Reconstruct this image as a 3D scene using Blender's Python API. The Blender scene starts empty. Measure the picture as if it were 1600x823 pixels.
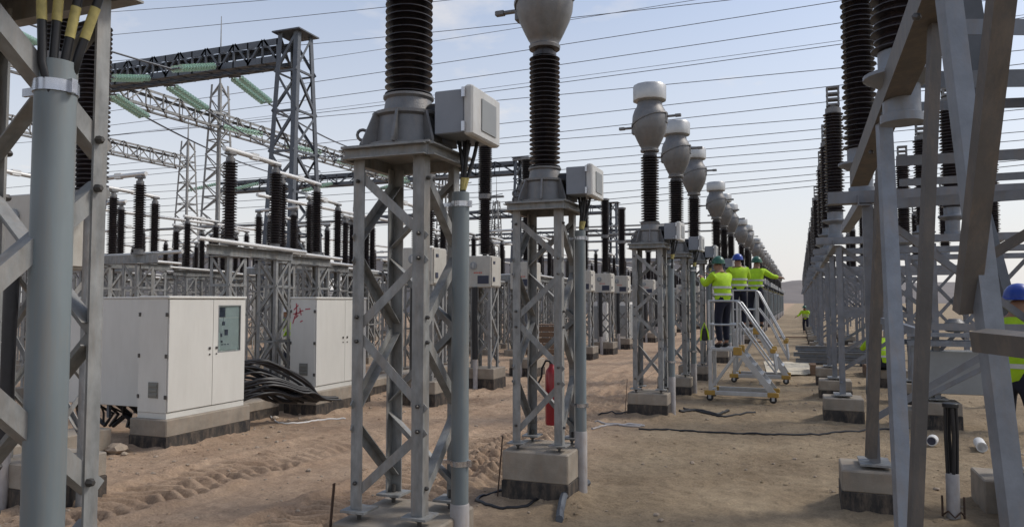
import bpy, math, random
import numpy as np
from mathutils import Vector as V, Matrix
random.seed(7); rng = np.random.default_rng(7)
scene = bpy.context.scene
COL = scene.collection
R = math.radians

# ------------------------------------------------------------------ camera
FPX = 1164.0; EYE = 1.9
yaw = math.atan(448/FPX); pit = math.atan(58.5/FPX)
cam = bpy.data.cameras.new('camera'); camo = bpy.data.objects.new('camera', cam); COL.objects.link(camo)
cam.sensor_width = 36; cam.lens = 36*FPX/1600; cam.clip_start = .05; cam.clip_end = 3000
camo.location = (0, 0, EYE); camo.rotation_euler = (math.pi/2+pit, 0, yaw)
scene.camera = camo
cs, sn, cp, sp = math.cos(yaw), math.sin(yaw), math.cos(pit), math.sin(pit)
RT = V((cs, sn, 0)); FW = V((-sn*cp, cs*cp, sp)); UP = V((sn*sp, -cs*sp, cp)); CE = V((0, 0, EYE))
def ray(px, py): return FW + RT*((px-800)/FPX) + UP*((411.5-py)/FPX)
def P(px, py, d): return CE + ray(px, py)*d              # point of the photo at a depth
def G(px, py, z=0.):                                      # point of the photo on the ground
    r = ray(px, py); return CE + r*((z-EYE)/r.z)
def atY(px, py, y): r = ray(px, py); return CE + r*(y/r.y)
def atX(px, py, x): r = ray(px, py); return CE + r*(x/r.x)

# ------------------------------------------------------------------ light
SUN_EL, SUN_AZ = R(46), R(58)                             # azimuth from +Y towards +X
w = bpy.data.worlds.new('World'); scene.world = w; w.use_nodes = True
nt = w.node_tree; nt.nodes.clear()
out = nt.nodes.new('ShaderNodeOutputWorld'); bg = nt.nodes.new('ShaderNodeBackground')
sky = nt.nodes.new('ShaderNodeTexSky'); sky.sky_type = 'NISHITA'; sky.sun_disc = False
sky.sun_elevation = SUN_EL; sky.sun_rotation = SUN_AZ; sky.air_density = 1.0; sky.dust_density = 1.6; sky.ozone_density = 1.8
bg.inputs[1].default_value = .15
tc = nt.nodes.new('ShaderNodeTexCoord'); sep = nt.nodes.new('ShaderNodeSeparateXYZ'); nt.links.new(tc.outputs['Generated'], sep.inputs[0])
def wmath(op, a, b=None, clamp=False):
    n = nt.nodes.new('ShaderNodeMath'); n.operation = op; n.use_clamp = clamp
    for i, x in enumerate((a, b)):
        if x is None: continue
        if isinstance(x, (int, float)): n.inputs[i].default_value = x
        else: nt.links.new(x, n.inputs[i])
    return n.outputs[0]
zz = wmath('MAXIMUM', sep.outputs[2], .03)
zd = wmath('ADD', zz, .12)
comb = nt.nodes.new('ShaderNodeCombineXYZ')
nt.links.new(wmath('DIVIDE', sep.outputs[0], zd), comb.inputs[0]); nt.links.new(wmath('DIVIDE', sep.outputs[1], zd), comb.inputs[1])
no = nt.nodes.new('ShaderNodeTexNoise'); no.inputs['Scale'].default_value = 1.5; no.inputs['Detail'].default_value = 7; no.inputs['Roughness'].default_value = .58
nt.links.new(comb.outputs[0], no.inputs['Vector'])
ramp = nt.nodes.new('ShaderNodeValToRGB'); ramp.color_ramp.elements[0].position = .44; ramp.color_ramp.elements[1].position = .70
nt.links.new(no.outputs[0], ramp.inputs[0])
# thin high veil: paler towards the horizon, as a hazy sky is on every side
veil = wmath('MULTIPLY', wmath('SUBTRACT', 1.0, wmath('MULTIPLY', zz, 1.75), True), .94)
cl = wmath('MULTIPLY', ramp.outputs[0], .9)
fac = wmath('MAXIMUM', veil, cl)
mix = nt.nodes.new('ShaderNodeMixRGB'); mix.inputs[2].default_value = (4.75, 4.62, 4.6, 1)
nt.links.new(fac, mix.inputs[0]); nt.links.new(sky.outputs[0], mix.inputs[1])
nt.links.new(mix.outputs[0], bg.inputs[0]); nt.links.new(bg.outputs[0], out.inputs[0])
sl = bpy.data.lights.new('sun', 'SUN'); sl.energy = 1.7; sl.angle = R(12); sl.color = (1, .95, .87)
so = bpy.data.objects.new('sun', sl); COL.objects.link(so)
sd = V((math.sin(SUN_AZ)*math.cos(SUN_EL), math.cos(SUN_AZ)*math.cos(SUN_EL), math.sin(SUN_EL)))
so.rotation_euler = sd.to_track_quat('Z', 'Y').to_euler()
vs = scene.view_settings; vs.view_transform = 'Standard'; vs.look = 'None'; vs.exposure = .22; vs.gamma = 1
scene.cycles.max_bounces = 6

# ------------------------------------------------------------------ materials
def mat(name, col, rough=.6, metal=0., var=.12, scale=6., bump=0., bscale=60., spec=.5, rnd=.06, col2=None, detail=4, stretch=None, trans=0., coat=0., dirt=0., dcol=(.27, .20, .14)):
    m = bpy.data.materials.new(name); m.use_nodes = True; t = m.node_tree; b = t.nodes['Principled BSDF']
    b.inputs['Roughness'].default_value = rough; b.inputs['Metallic'].default_value = metal
    b.inputs['Specular IOR Level'].default_value = spec
    if trans: b.inputs['Transmission Weight'].default_value = trans
    if coat: b.inputs['Coat Weight'].default_value = coat
    tc = t.nodes.new('ShaderNodeTexCoord'); src = tc.outputs['Object']
    if stretch:
        mp = t.nodes.new('ShaderNodeMapping'); mp.inputs['Scale'].default_value = stretch; t.links.new(src, mp.inputs[0]); src = mp.outputs[0]
    oi = t.nodes.new('ShaderNodeObjectInfo')
    ad = t.nodes.new('ShaderNodeVectorMath'); ad.operation = 'MULTIPLY_ADD'; t.links.new(oi.outputs['Random'], ad.inputs[0]); ad.inputs[1].default_value = (37, 53, 71); t.links.new(src, ad.inputs[2])
    n = t.nodes.new('ShaderNodeTexNoise'); n.inputs['Scale'].default_value = scale; n.inputs['Detail'].default_value = detail; n.inputs['Roughness'].default_value = .6
    t.links.new(ad.outputs[0], n.inputs['Vector'])
    r = t.nodes.new('ShaderNodeValToRGB'); e = r.color_ramp.elements
    e[0].position = .3; e[1].position = .7
    c1 = tuple(x*(1-var) for x in col); c2 = col2 or tuple(min(1, x*(1+var)) for x in col)
    e[0].color = (*c1, 1); e[1].color = (*c2, 1)
    t.links.new(n.outputs[0], r.inputs[0])
    hs = t.nodes.new('ShaderNodeHueSaturation'); t.links.new(r.outputs[0], hs.inputs['Color'])
    mr = t.nodes.new('ShaderNodeMapRange'); mr.inputs['To Min'].default_value = 1-rnd; mr.inputs['To Max'].default_value = 1+rnd
    t.links.new(oi.outputs['Random'], mr.inputs[0]); t.links.new(mr.outputs[0], hs.inputs['Value'])
    last = hs.outputs[0]
    if dirt:
        mp2 = t.nodes.new('ShaderNodeMapping'); mp2.inputs['Scale'].default_value = (1, 1, .28); t.links.new(ad.outputs[0], mp2.inputs[0])
        dn = t.nodes.new('ShaderNodeTexNoise'); dn.inputs['Scale'].default_value = 13; dn.inputs['Detail'].default_value = 9; dn.inputs['Roughness'].default_value = .72; t.links.new(mp2.outputs[0], dn.inputs['Vector'])
        dr = t.nodes.new('ShaderNodeMapRange'); dr.inputs['From Min'].default_value = .46; dr.inputs['From Max'].default_value = .72; dr.inputs['To Max'].default_value = dirt; t.links.new(dn.outputs[0], dr.inputs[0])
        mx = t.nodes.new('ShaderNodeMixRGB'); mx.inputs[2].default_value = (*dcol, 1); t.links.new(dr.outputs[0], mx.inputs[0]); t.links.new(last, mx.inputs[1]); last = mx.outputs[0]
    t.links.new(last, b.inputs['Base Color'])
    rr = t.nodes.new('ShaderNodeMapRange'); rr.inputs['To Min'].default_value = max(.03, rough-.1); rr.inputs['To Max'].default_value = min(1, rough+.12)
    t.links.new(n.outputs[0], rr.inputs[0]); t.links.new(rr.outputs[0], b.inputs['Roughness'])
    if bump:
        n2 = t.nodes.new('ShaderNodeTexNoise'); n2.inputs['Scale'].default_value = bscale; n2.inputs['Detail'].default_value = 6; t.links.new(ad.outputs[0], n2.inputs['Vector'])
        bp = t.nodes.new('ShaderNodeBump'); bp.inputs['Strength'].default_value = bump; bp.inputs['Distance'].default_value = .01
        t.links.new(n2.outputs[0], bp.inputs['Height']); t.links.new(bp.outputs[0], b.inputs['Normal'])
    return m
M = {}
M['galv'] = mat('galvanised_steel', (.24, .245, .24), .55, .2, .3, 16, .12, 90, stretch=(1, 1, .45), dirt=0.45)
M['galv2'] = mat('galvanised_steel_sky_tint', (.20, .22, .25), .5, .3, .2, 7, .1, 80, dirt=0.35)  # bluish base colour has the sky's reflection painted in
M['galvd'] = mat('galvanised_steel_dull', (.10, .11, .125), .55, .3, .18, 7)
M['framef'] = mat('row_frame_steel', (.19, .20, .22), .55, .2, .2, 6, dirt=0.35)
M['frame'] = mat('shaded_frame_steel', (.105, .096, .088), .6, .1, .2, 5, .1, 60, dirt=0.4)  # dark brown base colour has shade and sand bounce painted in
M['bolt'] = mat('bolt_steel', (.09, .085, .08), .5, .6, .2, 40)
M['pipe'] = mat('grey_pipe', (.165, .195, .205), .5, 0, .14, 5, .05, 40, stretch=(1, 1, .3), dirt=0.45)
M['sleeve'] = mat('pale_conduit', (.36, .34, .33), .55, 0, .18, 6, .1, 30, dirt=0.5)
M['clamp'] = mat('clamp_steel', (.5, .5, .52), .25, .9, .1, 20)
M['porc'] = mat('brown_porcelain', (.015, .011, .013), .3, 0, .25, 5, spec=.5, rnd=.15, dirt=0.12)
M['cast'] = mat('cast_aluminium', (.165, .165, .165), .48, .45, .14, 14, .22, 120, dirt=0.3)
M['cap'] = mat('cap_aluminium', (.42, .42, .41), .4, .5, .12, 6)
M['boxd'] = mat('box_grey_paint', (.21, .225, .25), .5, 0, .08, 5)
M['boxl'] = mat('box_light_paint', (.52, .52, .50), .45, 0, .07, 5, dirt=0.3)
M['boxp'] = mat('box_panel', (.25, .26, .26), .5, 0, .08, 5)
M['cab'] = mat('cabinet_paint', (.60, .59, .545), .5, 0, .05, 2.2, .03, 40, rnd=.02, stretch=(1, 1, .5), dirt=0.09)
M['mech'] = mat('mechanism_box_paint', (.46, .44, .39), .5, 0, .07, 3, dirt=0.3)
M['vent'] = mat('vent_plate', (.18, .18, .16), .6, 0, .1, 10)
M['black'] = mat('black_rubber', (.012, .012, .014), .45, 0, .3, 12)
M['yellow'] = mat('yellow_tape', (.42, .36, .13), .6, 0, .25, 30)
M['conc'] = mat('concrete', (.27, .235, .19), .9, 0, .22, 5, .35, 70, rnd=.08, dirt=0.6)
M['bitu'] = mat('bitumen_band', (.016, .016, .018), .8, 0, .4, 5, .4, 40, col2=(.055, .047, .04), dirt=0.55)
M['cable'] = mat('conductor', (.13, .14, .155), .5, .4, .1, 5)
M['tube'] = mat('aluminium_tube', (.62, .61, .58), .4, .4, .1, 4)
M['red'] = mat('red_paint', (.36, .018, .025), .35, 0, .12, 6, coat=.3)
M['alu'] = mat('ladder_aluminium', (.46, .47, .48), .35, .55, .1, 10)
M['yplast'] = mat('yellow_plastic', (.42, .25, .05), .5, 0, .15, 10)
M['wood'] = mat('weathered_wood', (.20, .13, .085), .85, 0, .25, 3, .3, 40, stretch=(1, 8, 8), rnd=.2)
M['tan'] = mat('tan_canvas', (.62, .54, .40), .8, 0, .12, 3)
M['white'] = mat('white_plastic', (.7, .69, .66), .45, 0, .08, 6)
M['rust'] = mat('rusty_steel', (.08, .05, .035), .8, .2, .4, 20, .3, 50)
M['wall'] = mat('building_render', (.30, .30, .31), .85, 0, .1, .5)
M['roof'] = mat('building_roof', (.19, .2, .22), .7, 0, .12, .4)
M['win'] = mat('window_glass', (.03, .035, .045), .15, 0, .2, 1)
M['mark'] = mat('red_marker', (.45, .08, .1), .6, 0, .1, 10)
M['ink'] = mat('dark_print', (.03, .035, .06), .5, 0, .2, 10)
M['inkred'] = mat('red_print', (.5, .07, .04), .5, 0, .2, 10)
M['panel'] = mat('instrument_panel', (.40, .44, .43), .35, 0, .06, 4)
M['stone'] = mat('pale_stone', (.36, .29, .22), .95, 0, .2, 8, .4, 40, rnd=.25)
M['skin'] = mat('skin', (.30, .16, .10), .6, 0, .05, 8)
M['navy'] = mat('navy_cloth', (.012, .014, .028), .9, 0, .25, 14, .3, 60)
M['boot'] = mat('boot_leather', (.02, .016, .014), .7, 0, .2, 10)
M['helmb'] = mat('blue_helmet', (.015, .05, .30), .3, 0, .05, 6)
M['helmg'] = mat('green_helmet', (.02, .10, .06), .3, 0, .05, 6)
M['helmw'] = mat('white_helmet', (.7, .7, .7), .3, 0, .04, 6)
M['refl'] = mat('silver_tape', (.55, .56, .55), .35, .3, .05, 8)
M['hiv'] = mat('hi_vis_cloth', (.42, .66, .02), .8, 0, .15, 9, .4, 30)
M['hill'] = mat('hill_soil', (.20, .175, .16), .95, 0, .15, .03)
def glass_mat():
    m = bpy.data.materials.new('green_glass'); m.use_nodes = True; b = m.node_tree.nodes['Principled BSDF']
    b.inputs['Base Color'].default_value = (.52, .72, .60, 1); b.inputs['Roughness'].default_value = .15
    b.inputs['Transmission Weight'].default_value = .3; b.inputs['IOR'].default_value = 1.5
    return m
M['glass'] = glass_mat()
def pane_mat():
    m = bpy.data.materials.new('cabinet_window'); m.use_nodes = True; b = m.node_tree.nodes['Principled BSDF']
    b.inputs['Base Color'].default_value = (.8, .86, .85, 1); b.inputs['Roughness'].default_value = .05
    b.inputs['Transmission Weight'].default_value = 1; b.inputs['IOR'].default_value = 1.05
    return m
M['pane'] = pane_mat()
def ground_mat():
    m = bpy.data.materials.new('sandy_soil'); m.use_nodes = True; t = m.node_tree; b = t.nodes['Principled BSDF']
    b.inputs['Roughness'].default_value = .95; b.inputs['Specular IOR Level'].default_value = .15
    tc = t.nodes.new('ShaderNodeTexCoord')
    def noise(s, d=5, r=.6):
        n = t.nodes.new('ShaderNodeTexNoise'); n.inputs['Scale'].default_value = s; n.inputs['Detail'].default_value = d; n.inputs['Roughness'].default_value = r
        t.links.new(tc.outputs['Object'], n.inputs['Vector']); return n.outputs[0]
    def rampc(x, p0, p1, c0, c1):
        r = t.nodes.new('ShaderNodeValToRGB'); r.color_ramp.elements[0].position = p0; r.color_ramp.elements[1].position = p1
        r.color_ramp.elements[0].color = (*c0, 1); r.color_ramp.elements[1].color = (*c1, 1); t.links.new(x, r.inputs[0]); return r.outputs[0]
    def mixc(f, a, c, op='MIX'):
        x = t.nodes.new('ShaderNodeMixRGB'); x.blend_type = op
        for i, q in enumerate((f, a, c)):
            if isinstance(q, (int, float)): x.inputs[i].default_value = q
            else: t.links.new(q, x.inputs[i])
        return x.outputs[0]
    brown = rampc(noise(.9), .32, .68, (.285, .214, .138), (.41, .32, .213))
    red = rampc(noise(1.3), .3, .7, (.37, .255, .172), (.50, .365, .255))
    # the vehicle track left of the transformers is redder, freshly graded soil
    sp_ = t.nodes.new('ShaderNodeSeparateXYZ'); t.links.new(tc.outputs['Object'], sp_.inputs[0])
    mr = t.nodes.new('ShaderNodeMapRange'); mr.interpolation_type = 'SMOOTHSTEP'; mr.inputs['From Min'].default_value = -1.6; mr.inputs['From Max'].default_value = -3.6
    t.links.new(sp_.outputs[0], mr.inputs[0])
    c = mixc(mr.outputs[0], brown, red)
    c = mixc(.75, c, rampc(noise(7, 6, .7), .3, .7, (.72, .72, .72), (1.22, 1.22, 1.22)), 'MULTIPLY')
    c = mixc(.7, c, rampc(noise(45, 4, .7), .3, .72, (.66, .66, .66), (1.28, 1.28, 1.28)), 'MULTIPLY')
    c = mixc(.6, c, rampc(noise(.25, 3), .35, .65, (.82, .82, .82), (1.12, 1.12, 1.12)), 'MULTIPLY')
    t.links.new(c, b.inputs['Base Color'])
    bp = t.nodes.new('ShaderNodeBump'); bp.inputs['Strength'].default_value = .8; bp.inputs['Distance'].default_value = .05
    t.links.new(noise(34, 10, .78), bp.inputs['Height']); t.links.new(bp.outputs[0], b.inputs['Normal'])
    return m
M['soil'] = ground_mat()

# ------------------------------------------------------------------ mesh tools
class MB:
    def __init__(s): s.v = []; s.f = []; s.sm = False
    def add(s, vs, fs):
        o = len(s.v); s.v += [tuple(x) for x in vs]; s.f += [tuple(i+o for i in f) for f in fs]; return s
    def hexa(s, c): return s.add(c, [(0, 3, 2, 1), (4, 5, 6, 7), (0, 1, 5, 4), (1, 2, 6, 5), (2, 3, 7, 6), (3, 0, 4, 7)])
    def box(s, lo, hi, bev=0.):
        (a, b, c), (d, e, f) = lo, hi
        if not bev: return s.hexa([(a, b, c), (d, b, c), (d, e, c), (a, e, c), (a, b, f), (d, b, f), (d, e, f), (a, e, f)])
        def ring(x0, y0, x1, y1, z, k): return [(x0+k, y0, z), (x1-k, y0, z), (x1, y0+k, z), (x1, y1-k, z), (x1-k, y1, z), (x0+k, y1, z), (x0, y1-k, z), (x0, y0+k, z)]
        rs = [ring(a+bev, b+bev, d-bev, e-bev, c, bev*.6), ring(a, b, d, e, c+bev, bev), ring(a, b, d, e, f-bev, bev), ring(a+bev, b+bev, d-bev, e-bev, f, bev*.6)]
        return s.loft(rs)
    def loft(s, rings, cap=True, closed=False):
        n = len(rings[0]); vs = [p for r in rings for p in r]; fs = []; m = len(rings)
        for i in range(m if closed else m-1):
            for j in range(n):
                a, b = i*n+j, i*n+(j+1) % n; i2 = (i+1) % m
                fs.append((a, b, i2*n+(j+1) % n, i2*n+j))
        if cap and not closed: fs.append(tuple(reversed(range(n)))); fs.append(tuple(range((m-1)*n, m*n)))
        return s.add(vs, fs)
    def lathe(s, prof, seg=24, c=(0, 0, 0), ax=None):
        q = V(ax).to_track_quat('Z', 'Y').to_matrix() if ax else Matrix.Identity(3)
        rings = []
        for r, z in prof:
            rings.append([tuple(q @ V((r*math.cos(2*math.pi*k/seg), r*math.sin(2*math.pi*k/seg), z)) + V(c)) for k in range(seg)])
        s.sm = True; return s.loft(rings)
    def tube(s, pts, r, seg=10):
        pts = [V(p) for p in pts]; rings = []; prev = None
        for i, p in enumerate(pts):
            t = (pts[min(i+1, len(pts)-1)]-pts[max(i-1, 0)]).normalized()
            if prev is None:
                u = t.cross(V((0, 0, 1)))
                if u.length < .05: u = t.cross(V((0, 1, 0)))
            else: u = prev - t*prev.dot(t)
            u.normalize(); prev = u; v = t.cross(u); rr = r[i] if isinstance(r, (list, tuple)) else r
            rings.append([tuple(p+(u*math.cos(2*math.pi*k/seg)+v*math.sin(2*math.pi*k/seg))*rr) for k in range(seg)])
        s.sm = True; return s.loft(rings)
    def lbar(s, p, q, u, v, a, t, b=None):
        b = b or a; p, q, u, v = V(p), V(q), V(u), V(v)
        d = (q-p).normalized(); u = (u-d*u.dot(d)).normalized(); v = (v-d*v.dot(d)-u*v.dot(u)).normalized()
        pr = [(0, 0), (a, 0), (a, t), (t, t), (t, b), (0, b)]
        if d.dot(u.cross(v)) < 0: pr = pr[::-1]
        return s.loft([[tuple(e+u*x+v*y) for x, y in pr] for e in (p, q)])
    def bar(s, p, q, u, a, b):
        p, q, u = V(p), V(q), V(u); d = (q-p).normalized(); u = (u-d*u.dot(d)).normalized(); v = d.cross(u)
        return s.loft([[tuple(e+u*x*a/2+v*y*b/2) for x, y in ((-1, -1), (1, -1), (1, 1), (-1, 1))] for e in (p, q)])
    def chan(s, p, q, u, h, wd, t):      # C channel: web height h along u's normal ... web plane contains u
        p, q, u = V(p), V(q), V(u); d = (q-p).normalized(); u = (u-d*u.dot(d)).normalized(); v = d.cross(u)
        pr = [(-h/2, 0), (h/2, 0), (h/2, wd), (h/2-t, wd), (h/2-t, t), (-h/2+t, t), (-h/2+t, wd), (-h/2, wd)]
        return s.loft([[tuple(e+u*x+v*y) for x, y in pr[::-1]] for e in (p, q)])
    def mesh(s, name):
        m = bpy.data.meshes.new(name); m.from_pydata(s.v, [], s.f); m.update()
        import bmesh
        b = bmesh.new(); b.from_mesh(m); bmesh.ops.recalc_face_normals(b, faces=b.faces); b.to_mesh(m); b.free()
        if s.sm: m.shade_smooth(); m.set_sharp_from_angle(angle=R(38))
        return m
def put(name, mesh, m, parent=None, loc=None, rz=None, mtx=None):
    if isinstance(mesh, MB): mesh = mesh.mesh(name)
    if m is not None and not mesh.materials: mesh.materials.append(M[m] if isinstance(m, str) else m)
    o = bpy.data.objects.new(name, mesh); COL.objects.link(o)
    if parent: o.parent = parent
    if loc is not None: o.location = loc
    if rz is not None: o.rotation_euler = (0, 0, rz)
    if mtx is not None: o.matrix_local = mtx
    return o
def tag(o, label=None, cat=None, group=None, kind=None):
    for k, x in (('label', label), ('category', cat), ('group', group), ('kind', kind)):
        if x: o[k] = x
    return o
def thing(name, label, cat, loc=(0, 0, 0), rz=0, group=None):
    o = bpy.data.objects.new(name, None); COL.objects.link(o); o.location = loc; o.rotation_euler = (0, 0, rz); o.empty_display_size = .1
    return tag(o, label, cat, group)
def clone(o, loc=None, rz=None, label=None, parent=None, group=None, scale=None):
    c = o.copy(); COL.objects.link(c)
    if parent: c.parent = parent
    if loc is not None: c.location = loc
    if rz is not None: c.rotation_euler = (0, 0, rz)
    if scale: c.scale = scale
    if label: c['label'] = label
    if group: c['group'] = group
    for ch in list(o.children): clone(ch, parent=c)
    return c
ONES = 'first second third fourth fifth sixth seventh eighth ninth tenth eleventh twelfth thirteenth fourteenth fifteenth sixteenth seventeenth eighteenth nineteenth'.split()
TENS = {2: 'twenty', 3: 'thirty', 4: 'forty', 5: 'fifty', 6: 'sixty'}
def nth(n):
    if n < 20: return ONES[n-1]
    if n % 10 == 0: return {20: 'twentieth', 30: 'thirtieth', 40: 'fortieth', 50: 'fiftieth', 60: 'sixtieth'}[n]
    return TENS[n//10]+'-'+ONES[n % 10-1]
def vnoise(x, y, seed=0):
    xi, yi = np.floor(x).astype(int), np.floor(y).astype(int); fx, fy = x-xi, y-yi
    fx, fy = fx*fx*(3-2*fx), fy*fy*(3-2*fy)
    def h(a, b):
        n = (a*374761393 + b*668265263 + seed*1274126177) & 0x7fffffff
        n = ((n ^ (n >> 13))*1274126177) & 0x7fffffff
        return ((n ^ (n >> 16)) & 0xffff)/65535.
    return (h(xi, yi)*(1-fx)+h(xi+1, yi)*fx)*(1-fy)+(h(xi, yi+1)*(1-fx)+h(xi+1, yi+1)*fx)*fy

# ------------------------------------------------------------------ ground
def axis(a, b, step, lo, hi, grow=1.12):
    c = list(np.arange(a, b, step)); s = step; x = b
    while x < hi: c.append(x); s *= grow; x += s
    c.append(hi); s = step*grow; x = a-s; pre = []
    while x > lo: pre.append(x); s *= grow; x -= s
    return np.array([lo]+pre[::-1]+c)
def ground_h(x, y):
    h = .05*(vnoise(x*.35, y*.35, 1)-.5)+.03*(vnoise(x*1.4, y*1.4, 2)-.5)+.016*(vnoise(x*4, y*4, 3)-.5)+.012*(vnoise(x*9, y*9, 4)-.5)
    near = np.clip((35-np.hypot(x, y))/25, 0, 1)
    h += near*.02*(vnoise(x*17, y*17, 5)-.5)
    # tyre tracks of heavy vehicles along the service road
    for c, wd, sd_ in ((-6.3, .5, 0.), (-4.15, .55, .1), (-3.35, .4, .2)):
        cx = c+.35*np.sin(y*.16+sd_*9)+.02*(y-6)
        t = (x-cx)/wd; inside = np.clip((1-np.abs(t))*5, 0, 1)
        chev = ((y*5.6+np.abs(t)*1.4+.35*vnoise(x*6, y*6, 7)) % 1.0)
        lug = np.clip((np.abs(chev-.5)-.18)*8, 0, 1)
        fade = np.clip(vnoise(x*.5, y*.35, 11+int(sd_*10))*1.9-.25, 0, 1)
        h += near*fade*inside*(-.05+.075*lug*(.4+.9*vnoise(x*5, y*5, 17))) + near*fade*.06*np.exp(-((np.abs(t)-1.12)/.14)**2)*(.4+vnoise(x*7, y*7, 8))
    # soil heaped against the foundations
    for cx, cy, a in [(-2.36, 4.25+2.8*k, .33) for k in (0, 1, 3, 4, 5)]+[(.62, 7.7, .29), (.62, 13.05, .29), (.62, 15.85, .29), (-7.8, 8.04, .75), (-7.8, 11.2, .8)]:
        ax_, ay_ = (a, a) if a < .5 else (.36, a)
        dd = np.hypot(np.maximum(np.abs(x-cx)-ax_, 0), np.maximum(np.abs(y-cy)-ay_, 0))
        h += .07*np.exp(-(dd/.13)**1.5)*(.15+1.2*vnoise(x*4.5+cx, y*4.5, 51))
    # foot-trodden hollows right of the transformers
    h += near*np.where(x > -2, -.022*np.clip(vnoise(x*2.6, y*2.2, 21)-.55, 0, 1)*2.4, 0)
    return h
def build_ground():
    xs = axis(-8.3, 3.0, .03, -900, 900, 1.1); ys = axis(2.6, 13, .026, -60, 1500, 1.05)
    X, Y = np.meshgrid(xs, ys); Z = ground_h(X, Y)
    far = np.clip((np.hypot(X, Y)-60)/80, 0, 1); Z = Z*(1-far) - .0*far
    nx, ny = len(xs), len(ys)
    co = np.stack([X.ravel(), Y.ravel(), Z.ravel()], 1)
    i = np.arange(nx*ny).reshape(ny, nx); q = np.stack([i[:-1, :-1].ravel(), i[:-1, 1:].ravel(), i[1:, 1:].ravel(), i[1:, :-1].ravel()], 1)
    m = bpy.data.meshes.new('ground'); m.vertices.add(len(co)); m.vertices.foreach_set('co', co.ravel())
    m.loops.add(q.size); m.loops.foreach_set('vertex_index', q.ravel()); m.polygons.add(len(q))
    m.polygons.foreach_set('loop_start', np.arange(0, q.size, 4)); m.polygons.foreach_set('loop_total', np.full(len(q), 4))
    m.update(); m.validate(); m.shade_smooth()
    tag(put('ground', m, 'soil'), kind='structure')
build_ground()
def gz(x, y): return float(ground_h(np.array([x]), np.array([y]))[0])
def rock(mb, c, r, k=6):
    a0 = random.random()*6
    prof = []
    for fz, fr in ((-.5, .6), (-.05, 1), (.35, .85), (.62, .4)):
        prof.append([(c[0]+r*fr*random.uniform(.75, 1.2)*math.cos(a0+2*math.pi*j/k), c[1]+r*fr*random.uniform(.75, 1.2)*math.sin(a0+2*math.pi*j/k), c[2]+r*fz*.8*random.uniform(.8, 1.2)) for j in range(k)])
    mb.loft(prof)
def build_stones():
    mb = MB()
    for _ in range(2600):
        y = 2.8+random.random()**1.7*24; x = random.uniform(-8.2, 3.2)
        if random.random() < .35: x = random.gauss(-7.6, .5)
        r = min(.035, .004+.009*random.expovariate(1)); rock(mb, (x, y, gz(x, y)+r*.15), r, 5)
    tag(put('gravel', mb, 'stone'), 'loose small stones scattered over the sandy ground', 'stones', kind='stuff')
build_stones()
def build_clods():
    mb = MB()
    for _ in range(9000):
        y = 2.7+random.random()**1.6*19; x = random.uniform(-8, 3.2)
        if vnoise(np.array([x*.9]), np.array([y*.9]), 41)[0] < .42: continue
        r = min(.032, .004+.006*random.expovariate(1)); rock(mb, (x, y, gz(x, y)), r, 5)
    tag(put('soil_clods', mb, 'soil'), 'small crumbs and clods of soil over the sandy ground', 'soil', kind='stuff')
build_clods()
mb = MB(); rock(mb, (0, 0, .06), .13, 8); rock(mb, (.19, -.05, .02), .05, 6)
tag(put('rock', mb, 'stone', loc=(-7.98, 7.0, 0)), 'pale stone lying at the corner of the first cabinet plinth', 'rock')
mb = MB(); rock(mb, (0, 0, .03), .06, 8)
tag(put('rock', mb, 'stone', loc=(*G(430, 655)[:2], 0)), 'small pale stone by the kerb between the two near cabinets', 'rock')
def build_hills():
    for name, x0, x1, y, hh, seed in (('hills', -700, 900, 640, 17, 31),):
        xs = np.linspace(x0, x1, 220); rows = []
        for k, (dy, f) in enumerate(((0, 0), (40, .35), (90, .8), (130, 1), (200, .7), (300, 0))):
            h = hh*(.55+.9*vnoise(xs*.008, xs*0+k*.15, seed))+3*(vnoise(xs*.05, xs*0+k, seed+1)-.5)
            rows.append([(float(a), y+dy+20*math.sin(a*.01), float(b)*f-.5) for a, b in zip(xs, h)])
        mb = MB(); n = len(xs); mb.v = [p for r in rows for p in r]
        mb.f = [(i*n+j, i*n+j+1, (i+1)*n+j+1, (i+1)*n+j) for i in range(len(rows)-1) for j in range(n-1)]; mb.sm = True
        tag(put(name, mb, 'hill'), kind='structure')
build_hills()

# ------------------------------------------------------------------ shared shapes
def shed_profile(z0, z1, n, rc, rs, alt=0.):
    pr = [(rc, z0)]; p = (z1-z0)/n
    for i in range(n):
        z = z0+p*i; r = rs-(alt if i % 2 else 0)
        pr += [(rc, z+p*.12), (r, z+p*.30), (r, z+p*.42), (rc*1.05, z+p*.86)]
    return pr+[(rc, z1)]
def insulator_mesh(name, h, n, rc, rs, seg=24, alt=0.):
    return MB().lathe(shed_profile(0, h, n, rc, rs, alt), seg).mesh(name)
def square_leg(a, z0, z1, s, t):
    return MB().lbar((-a, -a, z0), (-a, -a, z1), (1, 0, 0), (0, 1, 0), s, t)
def face_brace(a, za, zb, wd, t, side=1):   # on the -Y face; from x=-a at za to x=+a at zb (side=-1 mirrors)
    p, q = V((-a*side, -a-.002, za)), V((a*side, -a-.002, zb))
    return MB().lbar(p, q, (q-p).cross(V((0, 1, 0))), (0, 1, 0), wd, t)

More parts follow.
